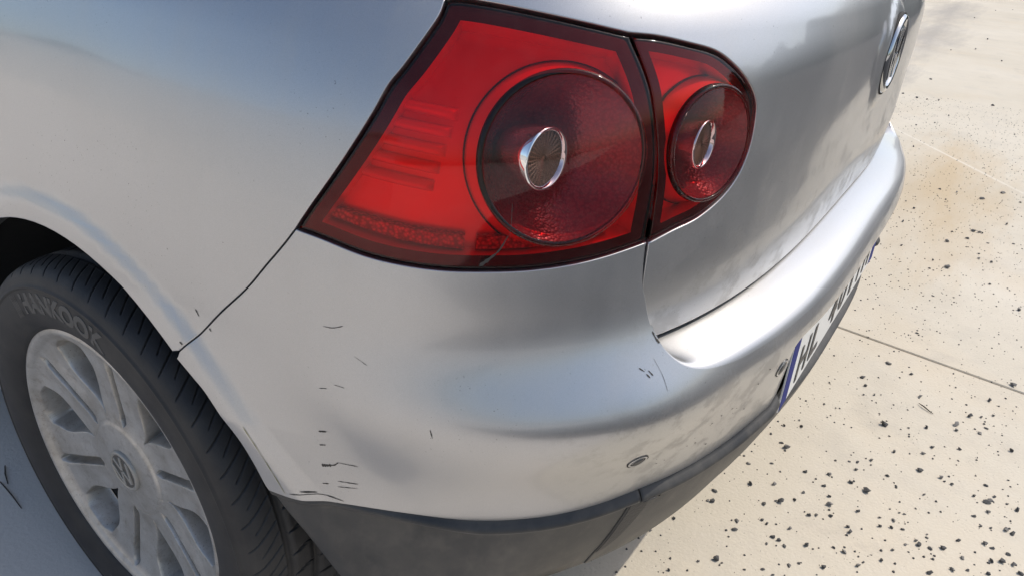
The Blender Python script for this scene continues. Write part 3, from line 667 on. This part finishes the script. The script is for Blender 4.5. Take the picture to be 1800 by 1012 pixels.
def ring_strip(name, rings, mat, parent):                   # rings: list of closed point loops of equal length
    k = len(rings[0]); V = [p for R in rings for p in R]; F = [(r_ * k + i, r_ * k + (i + 1) % k, (r_ + 1) * k + (i + 1) % k, (r_ + 1) * k + i) for r_ in range(len(rings) - 1) for i in range(k)]
    return make(name, V, F, mat, parent)
def tail_light(poly, f, ctz, R, bulb_c, bulb_R, border, depth, ribs, reflex, label):
    root = panel('tail_light', poly, offset(f, -.052), 'lamp_seal', car, sp=.012, gap=.001, depth=-.046, label=label)   # housing tub
    C = f(*ctz); N = normals(f, *ctz); K = 84
    c0 = circle_on(f, C, R, N, ctz, K); cin = inset(poly, border); sc = lambda P, d: list(offset(f, d)(np.array(P)[:, 0], np.array(P)[:, 1]))
    panel('lens', poly, f, 'red_lens', root, holes=[c0], sp=.007, gap=.0022, r=.0022, depth=.004, hole_flange=False)
    panel('lamp_frame', inset(poly, .0035), offset(f, -.0035), 'lamp_frame', root, holes=[cin], sp=.008, flange=False)
    # side wall of the chamber and its floor with a round opening
    cw = resample(cin, .004); cw = [(float(u2t(u)), v) for u, v in cw]
    ring_strip('chamber_wall', [sc(cw, -.0036), sc(cw, -.012), sc(cw, -depth)], 'lamp_reflector', root)
    cb = circle_on(f, C - N * depth, R * 1.13, N, ctz, K)
    cb_in = circle_on(f, C, R * 1.03, N, ctz, K)
    panel('reflector', cin, offset(f, -depth), 'lamp_reflector', root, holes=[cb_in], sp=.008, flange=False)
    # collar: tapered wall standing off the reflector up to the round lens
    cbp = sc(cb_in, -depth); o1 = circle_on(f, C, R * 1.155, N, ctz, K)
    ring_strip('collar', [sc(o1, -depth + .0005), sc(circle_on(f, C, R * 1.12, N, ctz, K), -depth * .72), sc(circle_on(f, C, R * 1.03, N, ctz, K), -depth * .25), sc(circle_on(f, C, R * 1.01, N, ctz, K), -.0015)], 'lamp_collar', root)
    ring_strip('collar_edge', [sc(circle_on(f, C, R * 1.175, N, ctz, K), -depth + .0004), sc(circle_on(f, C, R * 1.165, N, ctz, K), -depth + .003), sc(circle_on(f, C, R * 1.15, N, ctz, K), -depth + .003)], 'lamp_frame', root)
    # round lens: stepped rim and shallow dome
    lr = ring_strip('lens_rim', [sc(c0, -.0005), sc(circle_on(f, C, R * .995, N, ctz, K), .0042), sc(circle_on(f, C, R * .965, N, ctz, K), .0052), sc(circle_on(f, C, R * .935, N, ctz, K), .0048), sc(circle_on(f, C, R * .93, N, ctz, K), .0036)], 'red_lens', root); orient(lr, N)
    rings = []
    for s in (.93, .85, .7, .5, .3, .12, .01): rings.append(sc(circle_on(f, C, R * s, N, ctz, K), .0037 + .0035 * (1 - (s / .93) ** 2)))
    orient(ring_strip('dome_lens', rings, 'clear_lens', root), N)
    # bowl behind the dome
    ab = np.array([0, -1., 0]) * .75 + N * .25; ab /= np.linalg.norm(ab); BD = .048; cc = np.array(bulb_c) - ab * BD; rings = []
    cr = np.array(sc(circle_on(f, C, R * .94, N, ctz, K), .002))
    for s, w in ((1, 0), (.93, .14), (.80, .38), (.62, .66), (.42, .88), (.25, 1.0)):
        flat = cr - np.outer((cr - cc) @ ab, ab); ctr = cc; rings.append(ctr + (flat - ctr) * s + np.outer((cr - cc) @ ab * (1 - w), ab))
    rings.append(np.repeat(cc[None], K, 0)); ring_strip('bowl', rings, 'lamp_bowl', root)
    # chrome cup with ribbed glass
    b = bulb_R; ax = np.array([0, -1., 0]) * .8 + N * np.array([.20, .20, .10]); ax /= np.linalg.norm(ax)
    cup = lathe('chrome_cup', [(b * .50, -.046), (b * .70, -.040), (b * .86, -.030), (b * .945, -.018), (b * .985, -.008), (b * 1.0, 0), (b * 1.0, .0015), (b * .95, .0022), (b * .87, .0010), (b * .84, -.004)], ax, bulb_c, 'chrome', root, 64)
    lathe('bulb_glass', [(.0001, -.0030), (b * .3, -.0031), (b * .6, -.0033), (b * .86, -.0042)], ax, bulb_c, 'bulb_glass', root, 48)
    V = []; F = []; e1 = np.cross(ax, (0, 0, 1.)); e1 /= np.linalg.norm(e1); e2 = np.cross(e1, ax); bc = np.array(bulb_c)
    for i in range(28):
        a = 2 * math.pi * i / 28; d = math.cos(a) * e1 + math.sin(a) * e2; s = -math.sin(a) * e1 + math.cos(a) * e2; k = len(V)
        for rr, w in ((.10, .010), (.84, .045)): V += [bc + d * b * rr - s * b * w - ax * .0028, bc + d * b * rr - ax * .0016, bc + d * b * rr + s * b * w - ax * .0028]
        F += [(k, k + 1, k + 4, k + 3), (k + 1, k + 2, k + 5, k + 4)]
    for rr in np.linspace(.2, .8, 7):
        k = len(V); 
        for i in range(48):
            a = 2 * math.pi * i / 48; d = math.cos(a) * e1 + math.sin(a) * e2; V += [bc + d * b * (rr - .018) - ax * .0029, bc + d * b * rr - ax * .0020, bc + d * b * (rr + .018) - ax * .0029]
        for i in range(48):
            j = (i + 1) % 48; F += [(k + 3 * i, k + 3 * j, k + 3 * j + 1, k + 3 * i + 1), (k + 3 * i + 1, k + 3 * j + 1, k + 3 * j + 2, k + 3 * i + 2)]
    make('bulb_ribs', V, F, 'bulb_rib', root)
    for (t0, t1, z0, z1, h) in ribs:                        # moulded horizontal light bars
        V = []; F = []; m = 24
        for i in range(m + 1):
            s = i / m; t = t0 + (t1 - t0) * s; z = z0 + (z1 - z0) * s; g = math.sin(math.pi * s) ** .25
            for k, (dz, dd) in enumerate(((h * .5, 0), (h * .48, .004), (h * .28, .0085), (0, .010), (-h * .3, .008), (-h * .48, .003), (-h * .5, 0))): V.append((t, z + dz, -depth + dd * g))
        for i in range(m):
            for k in range(6): a = i * 7 + k; F.append((a, a + 1, a + 8, a + 7))
        V = np.array(V); V = f(V[:, 0], V[:, 1]) + normals(f, V[:, 0], V[:, 1]) * V[:, 2:]
        make('light_bar', V, F, 'lamp_collar', root)
    for rp in reflex: panel('reflex_strip', rp, offset(f, -depth + .010), 'reflex', root, sp=.008, gap=0, r=.001, depth=.010)
    return root
outer_poly = cat(sm(lampL), sm(lampB)[1:], sm(shut)[::-1][1:], sm(lampT)[::-1][1:-1])
bars = [(.630, .579, .905 - .0155 * i, .897 - .0160 * i, .0105) for i in range(5)]
for i, b_ in enumerate(bars): bars[i] = (b_[0] + .004 * i, b_[1] + .002 * i, b_[2], b_[3], b_[4])
rfx = [[(.655, .797), (.655, .806), (.60, .796), (.56, .792), (.56, .779), (.60, .783)], [(.552, .779), (.552, .791), (.50, .793), (.463, .799), (.463, .787), (.50, .781)]]
lamp = tail_light(outer_poly, SA, (.508, .8615), .0745, (-.7165, .1850, .8625), .0275, .0135, .024, bars, rfx, 'outer red tail light with cracked lens on the car corner')
mirror_part(lamp)
inner_poly = cat(sm(inner), sm(shut)[::-1][1:-1])
lamp2 = tail_light(inner_poly, SB, (.4005, .8635), .0545, (-.574, .101, .8625), .0235, .0105, .022, [], [], 'inner red tail light set in the tailgate')
mirror_part(lamp2)
# hairline crack in the outer lens
strip('lens_crack', [(.5362, .8282), (.534, .8106), (.5336, .7993)], .0005, offset(SA, .0045), 'scuff', lamp)
strip('lens_crack', [(.5336, .7980), (.5377, .7848), (.543, .777), (.5491, .7699)], [.0012, .003], SA, 'scuff', lamp)

# ------------------------------------------------------------------ badge
def logo_polys(R):                                          # ring letters: V over W, as thick strokes inside a circle of radius R
    w = .085 * R
    def bar(p, q, w=w):
        p = np.array(p) * R; q = np.array(q) * R; d = (q - p) / np.linalg.norm(q - p); s = np.array([-d[1], d[0]]) * w; return [p - s, q - s, q + s, p + s]
    L = [bar((-.34, .78), (-.03, .10)), bar((.34, .78), (.03, .10)), bar((-.75, .46), (-.36, -.70)), bar((.75, .46), (.36, -.70)),
         bar((-.36, -.70), (-.06, .02)), bar((.36, -.70), (.06, .02))]
    return L
def logo(name, c, ex, ez, n, R, h, mat, parent):
    c, ex, ez, n = map(lambda v: np.array(v, float), (c, ex, ez, n)); V = []; F = []
    for i, q_ in enumerate(logo_polys(R)):
        k = len(V); hh = h * (1 + .03 * i)
        V += [c + ex * p[0] + ez * p[1] for p in q_] + [c + ex * (p[0] * .985) + ez * (p[1] * .985) + n * hh for p in q_]
        F += [(k + 4, k + 5, k + 6, k + 7)] + [(k + j, k + (j + 1) % 4, k + 4 + (j + 1) % 4, k + 4 + j) for j in range(4)]
    return make(name, V, F, mat, parent, smooth=False)
bc = np.array([0, float(SB(0, .886)[1]) + .0030, .886])
badge = lathe('badge', [(.0001, .003), (.042, .0028), (.0435, .0026), (.0450, .0062), (.0485, .0088), (.0530, .0075), (.0555, .0035), (.0560, -.002)], (0, -1, 0), bc, "badge_chrome", tailgate, 72)
lathe('badge_face', [(.0001, .0034), (.0434, .0032)], (0, -1, 0), bc, 'badge_black', tailgate, 64)
logo('badge_emblem', bc + (0, -.0030, 0), (1, 0, 0), (0, 0, 1), (0, -1, 0), .047, .0045, 'badge_chrome', tailgate)
lathe('badge_gap', [(.0560, .0012), (.0578, .0012), (.0582, -.004)], (0, -1, 0), bc + (0, -.0025, 0), 'dark_gap', tailgate, 64)
# ------------------------------------------------------------------ wheels
wheel_c = np.array([0., AX[0], AX[1]])
def build_wheel():
    NP, NR = 1320, 150; rr = np.concatenate([np.linspace(.002, .078, 36), np.linspace(.0795, .206, NR - 46), np.linspace(.2070, .2225, 10)]); ph = np.linspace(0, 2 * np.pi, NP, endpoint=False)
    Rg, Pg = np.meshgrid(rr, ph, indexing='ij')
    bx = pchip([0, .03, .07, .075, .10, .15, .195, .205, .2125, .2175, .2225], [-.8575, -.8565, -.8545, -.8525, -.8500, -.8535, -.8600, -.8640, -.8700, -.8720, -.8705])(Rg)
    def per(c0): a = (Pg - math.radians(c0) + np.pi / 6) % (np.pi / 3) - np.pi / 6; return np.abs(a) * Rg
    # windows between the double spokes, and the groove along each spoke pair
    hw = .036 * sstep((Rg - .088) / .085) * np.clip((.2045 - Rg) / .010, 0, 1) ** .5
    sd = np.maximum(per(8) - hw, (Rg - .2010) * .9); win = sstep((.0020 - sd) / .0075) * (Rg > .088) * (Rg < .206)
    gw = .0085 * sstep((Rg - .076) / .014) * np.clip((.2040 - Rg) / .012, 0, 1) ** .5 * (.75 + .25 * Rg / .2)
    gv = sstep((gw - per(38)) / .0040 + .1) * (Rg > .078) * (Rg < .205)
    capg = np.exp(-((Rg - .0765) / .0012) ** 2) * (np.cos(3 * (Pg - math.radians(38))) > -.3)
    dish = .004 * np.cos(np.clip(per(38) / .03, 0, 1) * np.pi / 2) * sstep((Rg - .08) / .05) * sstep((.2 - Rg) / .03)
    X = bx + .034 * win + .017 * gv + .0022 * capg - dish * .6
    Y = Rg * np.cos(Pg); Z = Rg * np.sin(Pg)
    V = np.stack([X, Y, Z], -1).reshape(-1, 3); n_r = len(rr)
    cut = (sd < -.0062) & (Rg > .10) & (Rg < .2015)
    I_, J_ = np.meshgrid(np.arange(n_r - 1), np.arange(NP), indexing='ij'); K_ = (J_ + 1) % NP
    keepf = ~(cut[I_, J_] & cut[I_ + 1, K_])
    F = np.stack([(I_ + 1) * NP + J_, (I_ + 1) * NP + K_, I_ * NP + K_, I_ * NP + J_], -1)[keepf]
    w = make('wheel', V, F, 'dirty_alloy', car); w.location = wheel_c
    lathe('rim_barrel', [(.2222, -.8706), (.2235, -.866), (.214, -.856), (.204, -.848), (.198, -.80), (.200, -.70), (.222, -.672)], (1, 0, 0), (0, 0, 0), 'barrel', w, 96)
    bd = lathe('brake_disc', [(.02, -.790), (.075, -.788), (.078, -.775), (.128, -.775), (.1285, -.765), (.06, -.765)], (1, 0, 0), (0, 0, 0), 'brake', w, 64)
    lathe('wheel_back', [(.0001, -.755), (.20, -.745)], (1, 0, 0), (0, 0, 0), 'liner', w, 48)
    make('brake_caliper', [(x, y, z) for x in (-.83, -.76) for y, z in ((-.13, .02), (-.135, .10), (-.075, .13), (-.065, .03))], [(0, 1, 2, 3), (7, 6, 5, 4), (0, 4, 5, 1), (1, 5, 6, 2), (2, 6, 7, 3), (3, 7, 4, 0)], 'brake', w, smooth=False)
    cap = lathe('centre_cap', [(.0001, -.8605), (.022, -.8600), (.0265, -.8598), (.0275, -.8612), (.0305, -.8612), (.0322, -.8590), (.0325, -.855)], (1, 0, 0), (0, 0, 0), 'cap_grey', w, 64)
    lathe('cap_face', [(.0001, -.8607), (.0262, -.8602)], (1, 0, 0), (0, 0, 0), 'logo_dark', w, 48)
    a = math.radians(28); ey = np.array([0, -math.cos(a), math.sin(a)]); ez = np.array([0, math.sin(a), math.cos(a)])
    logo('cap_emblem', (-.8600, 0, 0), ey, ez, (-1, 0, 0), .0285, .0016, 'cap_grey', w)
    # tyre: lathed section with tread grooves and slanted shoulder sipes
    prof = [(-.866, .2205), (-.8715, .2228), (-.8755, .2290), (-.8790, .2360), (-.8818, .2460), (-.8834, .2570), (-.8838, .2680), (-.8832, .2770), (-.8822, .2815), (-.8822, .2828), (-.8836, .2840), (-.8830, .2862), (-.8814, .2870), (-.8800, .2920), (-.8775, .2975), (-.8745, .3020), (-.8700, .3062), (-.8640, .3092), (-.8580, .3110), (-.8520, .3122), (-.8460, .3130), (-.8402, .3135)]
    gx = [-.832, -.792, -.748, -.708]; x = -.8402; tread = []
    for g in gx:
        for s in np.linspace(x, g - .0051, 5)[1:]: tread.append((s, .3138 + .0014 * (1 - ((s + .77) / .07) ** 2)))
        tread += [(g - .0042, .3085), (g, .3072), (g + .0042, .3085), (g + .0051, .3140)]; x = g + .0051
    for s in np.linspace(x, -.69, 4)[1:]: tread.append((s, .3132))
    tail = [(-.680, .311), (-.668, .305), (-.660, .292), (-.657, .268), (-.660, .245), (-.668, .226), (-.678, .2215)]
    pa = np.array(prof); sh = pa[13:]; tt_ = np.linspace(0, 1, 46); ss = np.linspace(0, 1, len(sh)); sh = np.column_stack([np.interp(tt_, ss, sh[:, 0]), np.interp(tt_, ss, sh[:, 1])])
    for _ in range(6): sh[1:-1] = .5 * sh[1:-1] + .25 * (sh[:-2] + sh[2:])
    prof = np.vstack([pa[:13], sh, tread, tail]); NP = 2176; ph = np.linspace(0, 2 * np.pi, NP, endpoint=False); xx = prof[:, 0][:, None] + 0 * ph; r0 = prof[:, 1][:, None] + 0 * ph
    NS = 56
    def sip(k, off, lo, hi, width, dep, ns=NS):
        u = ((ph[None] * ns / (2 * np.pi) + k * (xx + .85) + off) % 1); d = np.minimum(u, 1 - u); zone = (r0 > .288) * sstep((xx - lo) / .004) * sstep((hi - xx) / .004); return dep * zone * sstep((width - d) / (width * .6))
    cut = sip(20, 0, -.8765, -.836, .032, .0034) + sip(26, .5, -.8660, -.836, .026, .0030) + sip(9, .2, -.826, -.797, .045, .005) + sip(-9, .1, -.787, -.753, .045, .005) + sip(9, .6, -.743, -.713, .045, .005) + sip(-9, .3, -.703, -.67, .05, .005)
    Rr = r0 - cut; V = np.stack([xx, Rr * np.cos(ph), Rr * np.sin(ph)], -1).reshape(-1, 3); F = []
    I_, J_ = np.meshgrid(np.arange(len(prof) - 1) * NP, np.arange(NP), indexing='ij'); K_ = (J_ + 1) % NP
    F = np.stack([I_ + J_, I_ + NP + J_, I_ + NP + K_, I_ + K_], -1).reshape(-1, 4)
    ty = make('tyre', V, F, 'tyre_rubber', w)
    # flattened contact patch
    for v in ty.data.vertices:
        if v.co.z < -.3085: v.co.z = -.3085 - (v.co.z + .3085) * -.12
    # raised lettering round the sidewall
    def arc_text(s, a0, a1, r_in, h, bold, name):
        V, F = text_geo(s, .002, bold); lo, hi = V.min(0), V.max(0); P = []
        for v in V:
            u = (v[0] - lo[0]) / (hi[0] - lo[0]); a = math.radians(a0 + (a1 - a0) * u); r = r_in + (v[1] - lo[1]) / (hi[1] - lo[1]) * h
            xs_ = float(np.interp(r, prof[:12, 1], prof[:12, 0])); P.append((xs_ - .0002 - (.0006 if v[2] > 0 else -.0005), r * math.cos(a), r * math.sin(a)))
        return make(name, P, F, 'tyre_letters', w, smooth=False)
    arc_text('HANKOOK', 64.5, 108, .2495, .0290, .045, 'tyre_lettering')
    arc_text('HANKOOK', 243, 288, .2495, .0290, .045, 'tyre_lettering')
    V = []; F = []
    for i in range(4):                                       # the bars before the name
        a = math.radians(58.6 + 1.0 * i); 
        k = len(V)
        for r in (.2480, .2790):
            for da in (-.24, .24): aa = a + math.radians(da); V.append((float(np.interp(r, prof[:12, 1], prof[:12, 0])) - .0013, r * math.cos(aa), r * math.sin(aa)))
        F.append((k, k + 1, k + 3, k + 2))
    make('tyre_lettering', V, F, 'tyre_letters', w, smooth=False)
    return w
wheel = build_wheel()
def copy_wheel(loc, rz, ry):
    c = wheel.copy(); COL.objects.link(c); c.location = loc; c.rotation_euler = (ry, 0, rz)
    for ch in wheel.children: d = ch.copy(); COL.objects.link(d); d.parent = c
copy_wheel((0, FAX[0], FAX[1]), 0, .7); copy_wheel((0, AX[0], AX[1]), math.pi, .4); copy_wheel((0, FAX[0], FAX[1]), math.pi, 1.1)

# ------------------------------------------------------------------ scratches, chips and grime on the bumper
marks = [([(.6592, .693), (.6517, .6933), (.6433, .6972)], .0009), ([(.6784, .625), (.6714, .6271)], .0006), ([(.6639, .6335), (.6563, .6329)], .0006), ([(.6854, .5688), (.6791, .5709)], .0022), ([(.6851, .5499), (.6803, .5514)], .0014),
         ([(.6841, .5199), (.6800, .5208), (.6766, .5219)], .0048), ([(.6766, .5219), (.6740, .5235), (.6715, .5277)], .0016), ([(.6715, .5277), (.6563, .5264)], .0011), ([(.684, .4918), (.679, .4925)], .0014), ([(.672, .4984), (.6563, .4972)], .0010), ([(.672, .4895), (.6566, .4898)], .0012),
         ([(.7086, .472), (.6842, .4742), (.6673, .467)], .0016), ([(.700, .4775), (.688, .4770)], .0022), ([(.5997, .6067), (.5989, .5966)], .0012), ([(.640, .668), (.632, .661)], .0004),
         ([(.4431, .6513), (.4412, .6462)], .0016), ([(.4455, .6490), (.4440, .6450)], .0014), ([(.4300, .6835), (.4290, .6770), (.4275, .6715)], .0024), ([(.4360, .660), (.4345, .645), (.4350, .630)], .0004), ([(.449, .655), (.446, .651)], .0012)]
for P, w_ in marks: strip('scratch', P, w_ * .8, SA, 'scuff', bumper)
strip('moss_line', [(.7445, .556), (.7333, .5314), (.7215, .500), (.7120, .4700)], .0006, SA, 'moss', bumper)
for i in range(16):
    t, z = .31 + random.random() * .12, .485 + random.random() * .10; strip('grime_spot', [(t, z), (t + .001 + .002 * random.random(), z + .002 * random.random())], .0006 + .0010 * random.random(), SA, 'scuff', bumper)
for i in range(9):
    t, z = .74 + random.random() * .3, .72 + random.random() * .12; strip('grime_spot', [(t, z), (t + .0008, z + .0005)], .0009, SA, 'scuff', quarter)
for P, w_ in (([(.786, .668), (.784, .661)], .0018), ([(.806, .6285), (.803, .6265)], .0018), ([(.7745, .652), (.773, .649)], .0013)): strip('stone_chip', P, w_, SA, 'scuff', quarter)
strip('trim_scuff', [(.4185, .4340), (.412, .4350), (.402, .4395)], .006, bead2, 'black_plastic', trc)

# ------------------------------------------------------------------ loose stones on the concrete
def stone_mesh(seed):
    r = np.random.default_rng(seed); P = r.normal(size=(13, 3)); P /= np.linalg.norm(P, axis=1, keepdims=True); P *= r.uniform(.75, 1.1, (13, 1)); P *= [1, r.uniform(.6, .95), r.uniform(.5, .8)]
    bm = bmesh.new(); vs = [bm.verts.new(p) for p in P]; res = bmesh.ops.convex_hull(bm, input=vs)
    bmesh.ops.delete(bm, geom=[v for v in bm.verts if not v.link_faces], context='VERTS')
    z0 = min(v.co.z for v in bm.verts)
    for v in bm.verts: v.co.z -= z0 + .06
    me = bpy.data.meshes.new('gravel_stone'); bm.to_mesh(me); bm.free(); me.materials.append(MATS['stone' if seed % 4 else 'stone_pale']); return me
SM = [stone_mesh(i) for i in range(14)]
traced = [(0.76,-0.074,16.6),(0.641,-0.03,14.7),(0.603,-0.044,9.2),(0.741,-0.133,9.5),(0.863,-0.362,17.4),(0.739,-0.316,14.2),(0.574,-0.071,7.7),(0.586,-0.086,5.1),(0.644,-0.169,10.3),(0.457,-0.115,20.6),(0.632,-0.282,13.7),(0.647,-0.306,11.2),(0.571,-0.258,15.9),(0.545,-0.26,9.7),(0.571,-0.309,12.1),(0.604,-0.32,8.5),(0.673,-0.33,7.5),(0.511,-0.2,10.9),(0.482,-0.165,6),(0.418,-0.134,5.9),(0.363,-0.152,10.4),(0.441,-0.222,11.7),(0.4,-0.208,9.2),(0.472,-0.275,10.5),(0.542,-0.374,11.7),(0.424,-0.277,6.8),(0.299,-0.116,9),(0.243,-0.095,8.9),(0.264,-0.077,6.7),(0.273,-0.092,7.9),(0.33,-0.211,12.3),(0.266,-0.155,7.7),(0.19,-0.05,10.9),(0.166,-0.005,9.9),(0.45,0.022,7.5),(0.452,-0.006,5),(0.344,0.054,4.8),(0.322,0.043,10.7),(0.299,0.078,7.2),(0.231,0.064,10.4),(0.223,0.05,16),(0.249,0.094,7),(0.115,0.102,10),(0.148,0.061,6.7),(0.075,0.139,8.8),(0.053,0.078,10.7),(0.083,0.038,11.8),(0.146,-0.049,9.7),(0.192,-0.095,11.9),(0.185,-0.124,19.2),(0.335,-0.252,11),(0.326,-0.26,6.6),(0.326,-0.275,7.6),(0.37,-0.336,10.9),(0.253,-0.23,7.5),(0.315,-0.318,8.6),(0.323,-0.348,11.7),(0.311,-0.342,13.8),(0.341,-0.354,7.5),(0.326,-0.396,11.6),(0.28,-0.346,9.4),(0.248,-0.322,9.3),(0.119,-0.068,9.5),(0.096,-0.021,8.4),(0.094,-0.074,13.5),(0.064,-0.012,9.4),(0.041,0.01,15.6),(0.037,0.019,7.3),(0.012,0.036,9.3),(-0.045,0.124,11.3),(-0.049,0.132,7.2),(-0.013,0.131,10.5),(-0.081,0.171,8.2),(0.037,-0.047,9.2),(0.048,-0.059,9.2),(0.065,-0.083,9.2),(0.112,-0.127,10.3),(0.123,-0.166,7.2),(0.13,-0.19,8.1),(0.096,-0.17,9.1),(0.106,-0.189,8),(0.116,-0.209,10),(0.164,-0.205,6.2),(0.161,-0.196,5.2),(-0.068,0.065,10),(-0.092,0.061,10.8),(-0.034,0.025,7),(-0.038,0.015,8),(-0.024,-0.025,8.9),(-0.065,-0.004,9.8),(-0.067,-0.016,9.7),(-0.075,-0.032,8.7),(-0.09,-0.001,5.8),(0.054,-0.118,9),(0.042,-0.124,10.9),(0.122,-0.252,7.9),(0.1,-0.236,7.9),(0.092,-0.241,11.8),(0.076,-0.221,6.9),(0.094,-0.261,8.8),(0.11,-0.282,10.8),(0.152,-0.304,8.9),(0.176,-0.348,11.9),(0.172,-0.36,8.9),(0.224,-0.336,8.1),(0.233,-0.354,7.1),(0.245,-0.38,11.2),(0.241,-0.392,11.1),(-0.047,-0.065,11.6),(-0.02,-0.108,8.7),(-0.019,-0.127,9.6),(0.044,-0.202,6.8),(0.108,-0.316,9.7),(0.173,-0.388,8.8),(0.144,-0.379,11.6),(0.133,-0.362,9.6),(0.15,-0.398,10.6),(0.131,-0.411,12.3),(0.094,-0.359,9.4),(0.078,-0.327,7.6),(0.062,-0.303,9.5),(0.027,-0.269,11.3),(0.003,-0.19,7.6),(-0.022,-0.162,7.6),(-0.037,-0.156,9.4),(-0.081,-0.105,10.3),(-0.117,-0.051,9.4),(-0.155,-0.014,7.4),(-0.186,0.063,13.1),(-0.188,0.052,4.7),(-0.211,0.089,6.5),(-0.177,0.014,5.6),(-0.157,-0.034,6.5),(12.925,0.219,49.3),(12.432,0.419,40.1),(10.906,0.57,43.5),(8.608,0.252,23.5),(7.334,0.474,21),(7.648,0.287,26.8),(7.05,0.026,19.8),(5.459,0.416,25.2),(4.675,0.496,19),(4.603,0.395,26.1),(4.605,0.332,14.8),(4.639,0.262,14.8),(4.784,-0.058,22),(4.188,0.152,13.7),(3.899,0.196,13.1),(3.98,-0.222,12.7),(3.745,0.279,12.9),(3.206,0.217,11.6),(2.518,0.007,14.7),(2.526,-0.062,12.2),(2.378,-0.034,9.5),(2.676,-0.236,24.6),(2.513,-0.165,21.5),(2.151,0.063,11.4),(1.949,0.074,13),(2.04,-0.191,14.9),(1.972,-0.103,10.6),(2.041,-0.2,12.7),(2.036,-0.167,19.2),(1.844,-0.097,16.4),(1.675,0.037,10),(1.611,-0.077,9.7),(1.525,-0.077,11.3),(1.577,-0.127,18.9),(1.743,-0.252,11.7),(1.94,-0.228,10.3),(2.003,-0.31,10.3),(1.796,-0.209,7.9),(2.584,-0.308,9.5),(2.223,0.105,9.3),(-0.137,0.168,8.9),(-0.227,0.22,6.5),(-0.185,0.203,5.5),(-0.196,0.191,5.5),(-0.152,0.188,6.7),(-0.264,0.125,7.2),(1.581,-0.128,16),(1.747,-0.212,10.3),(1.377,-0.353,14.4),(1.299,-0.117,9.2),(0.997,-0.112,8.3),(1.528,-0.263,9.6),(1.933,-0.158,13.1),(2.227,-0.276,13.9)]
spots = list(traced)
while len(spots) < 300:
    x = random.uniform(-.15, 2.6); y = random.uniform(-.75, .30)
    if y > .16 - .02 * x and x < .9: continue
    spots.append((x, y, random.uniform(2.2, 5.5)))
big = sorted(range(len(traced)), key=lambda i: -traced[i][2] * (traced[i][0] < 1.0))
near = lambda x, y: min(range(len(traced)), key=lambda i: math.hypot(traced[i][0] - x, traced[i][1] - y))
special = {near(.185, -.124): 'large rounded dark stone in the middle of the scattered gravel, its shadow to its left', near(.457, -.115): 'large jagged black stone with a pale top, well below the slab joint', near(.863, -.362): 'dark stone lying right on the slab joint at the right picture edge', near(.760, -.074): 'dark stone nearest below the slab joint beside the bumper'}
for i, (x, y, d) in enumerate(spots):
    o = bpy.data.objects.new('gravel_stone', SM[i % 14]); COL.objects.link(o); s = min(d, 22) * .001 * .5 * 1.12
    o.scale = (s * random.uniform(.95, 1.2), s * random.uniform(.9, 1.1), s * random.uniform(.8, 1.1)); o.location = (x, y, 0); o.rotation_euler = (0, 0, random.uniform(0, 6.28))
    tag(o, special.get(i, 'small dark grey gravel stone lying loose on the sunlit concrete'), 'stone', 'loose gravel stones on the concrete')
# countless finer grit around them, one object
V = []; F = []
for i in range(9500):
    x = random.uniform(-.4, 4.8); y = random.uniform(-.54, .48); s = .0005 + .0027 * random.random() ** 4; k = len(V); a = random.random() * 3
    if y > .24 - .03 * x and x < .9: continue
    ring = [(x + s * random.uniform(.7, 1.2) * math.cos(a + j * 1.2566), y + s * random.uniform(.7, 1.2) * math.sin(a + j * 1.2566)) for j in range(5)]
    V += [(px, py, -.0002) for px, py in ring] + [(x + (px - x) * .7, y + (py - y) * .7, s * random.uniform(.5, .9)) for px, py in ring]
    F += [(k + 5, k + 6, k + 7, k + 8, k + 9)] + [(k + j, k + (j + 1) % 5, k + 5 + (j + 1) % 5, k + 5 + j) for j in range(5)]
tag(make('grit', V, F, 'stone', smooth=False), 'fine dark grit sprinkled over the sunlit concrete', 'grit', kind='stuff')
def twig(pts, r, label): tag(tube('twig', pts, r, 'twig'), label, 'twig')
twig([(.606, -.170, .003), (.596, -.182, .005), (.588, -.195, .003), (.581, -.206, .002)], [.0008, .0016, .0013, .0006], 'short bent brown twig among the stones on the sunlit concrete')
twig([(-.862, 1.262, .002), (-.864, 1.235, .003), (-.867, 1.20, .003), (-.872, 1.158, .002)], [.0010, .0014, .0013, .0008], 'long thin dark twig on the shaded concrete beside the tyre')
twig([(-.835, 1.300, .002), (-.846, 1.275, .003), (-.856, 1.243, .002)], [.0009, .0014, .0008], 'short dark twig at the left picture edge beside the tyre')
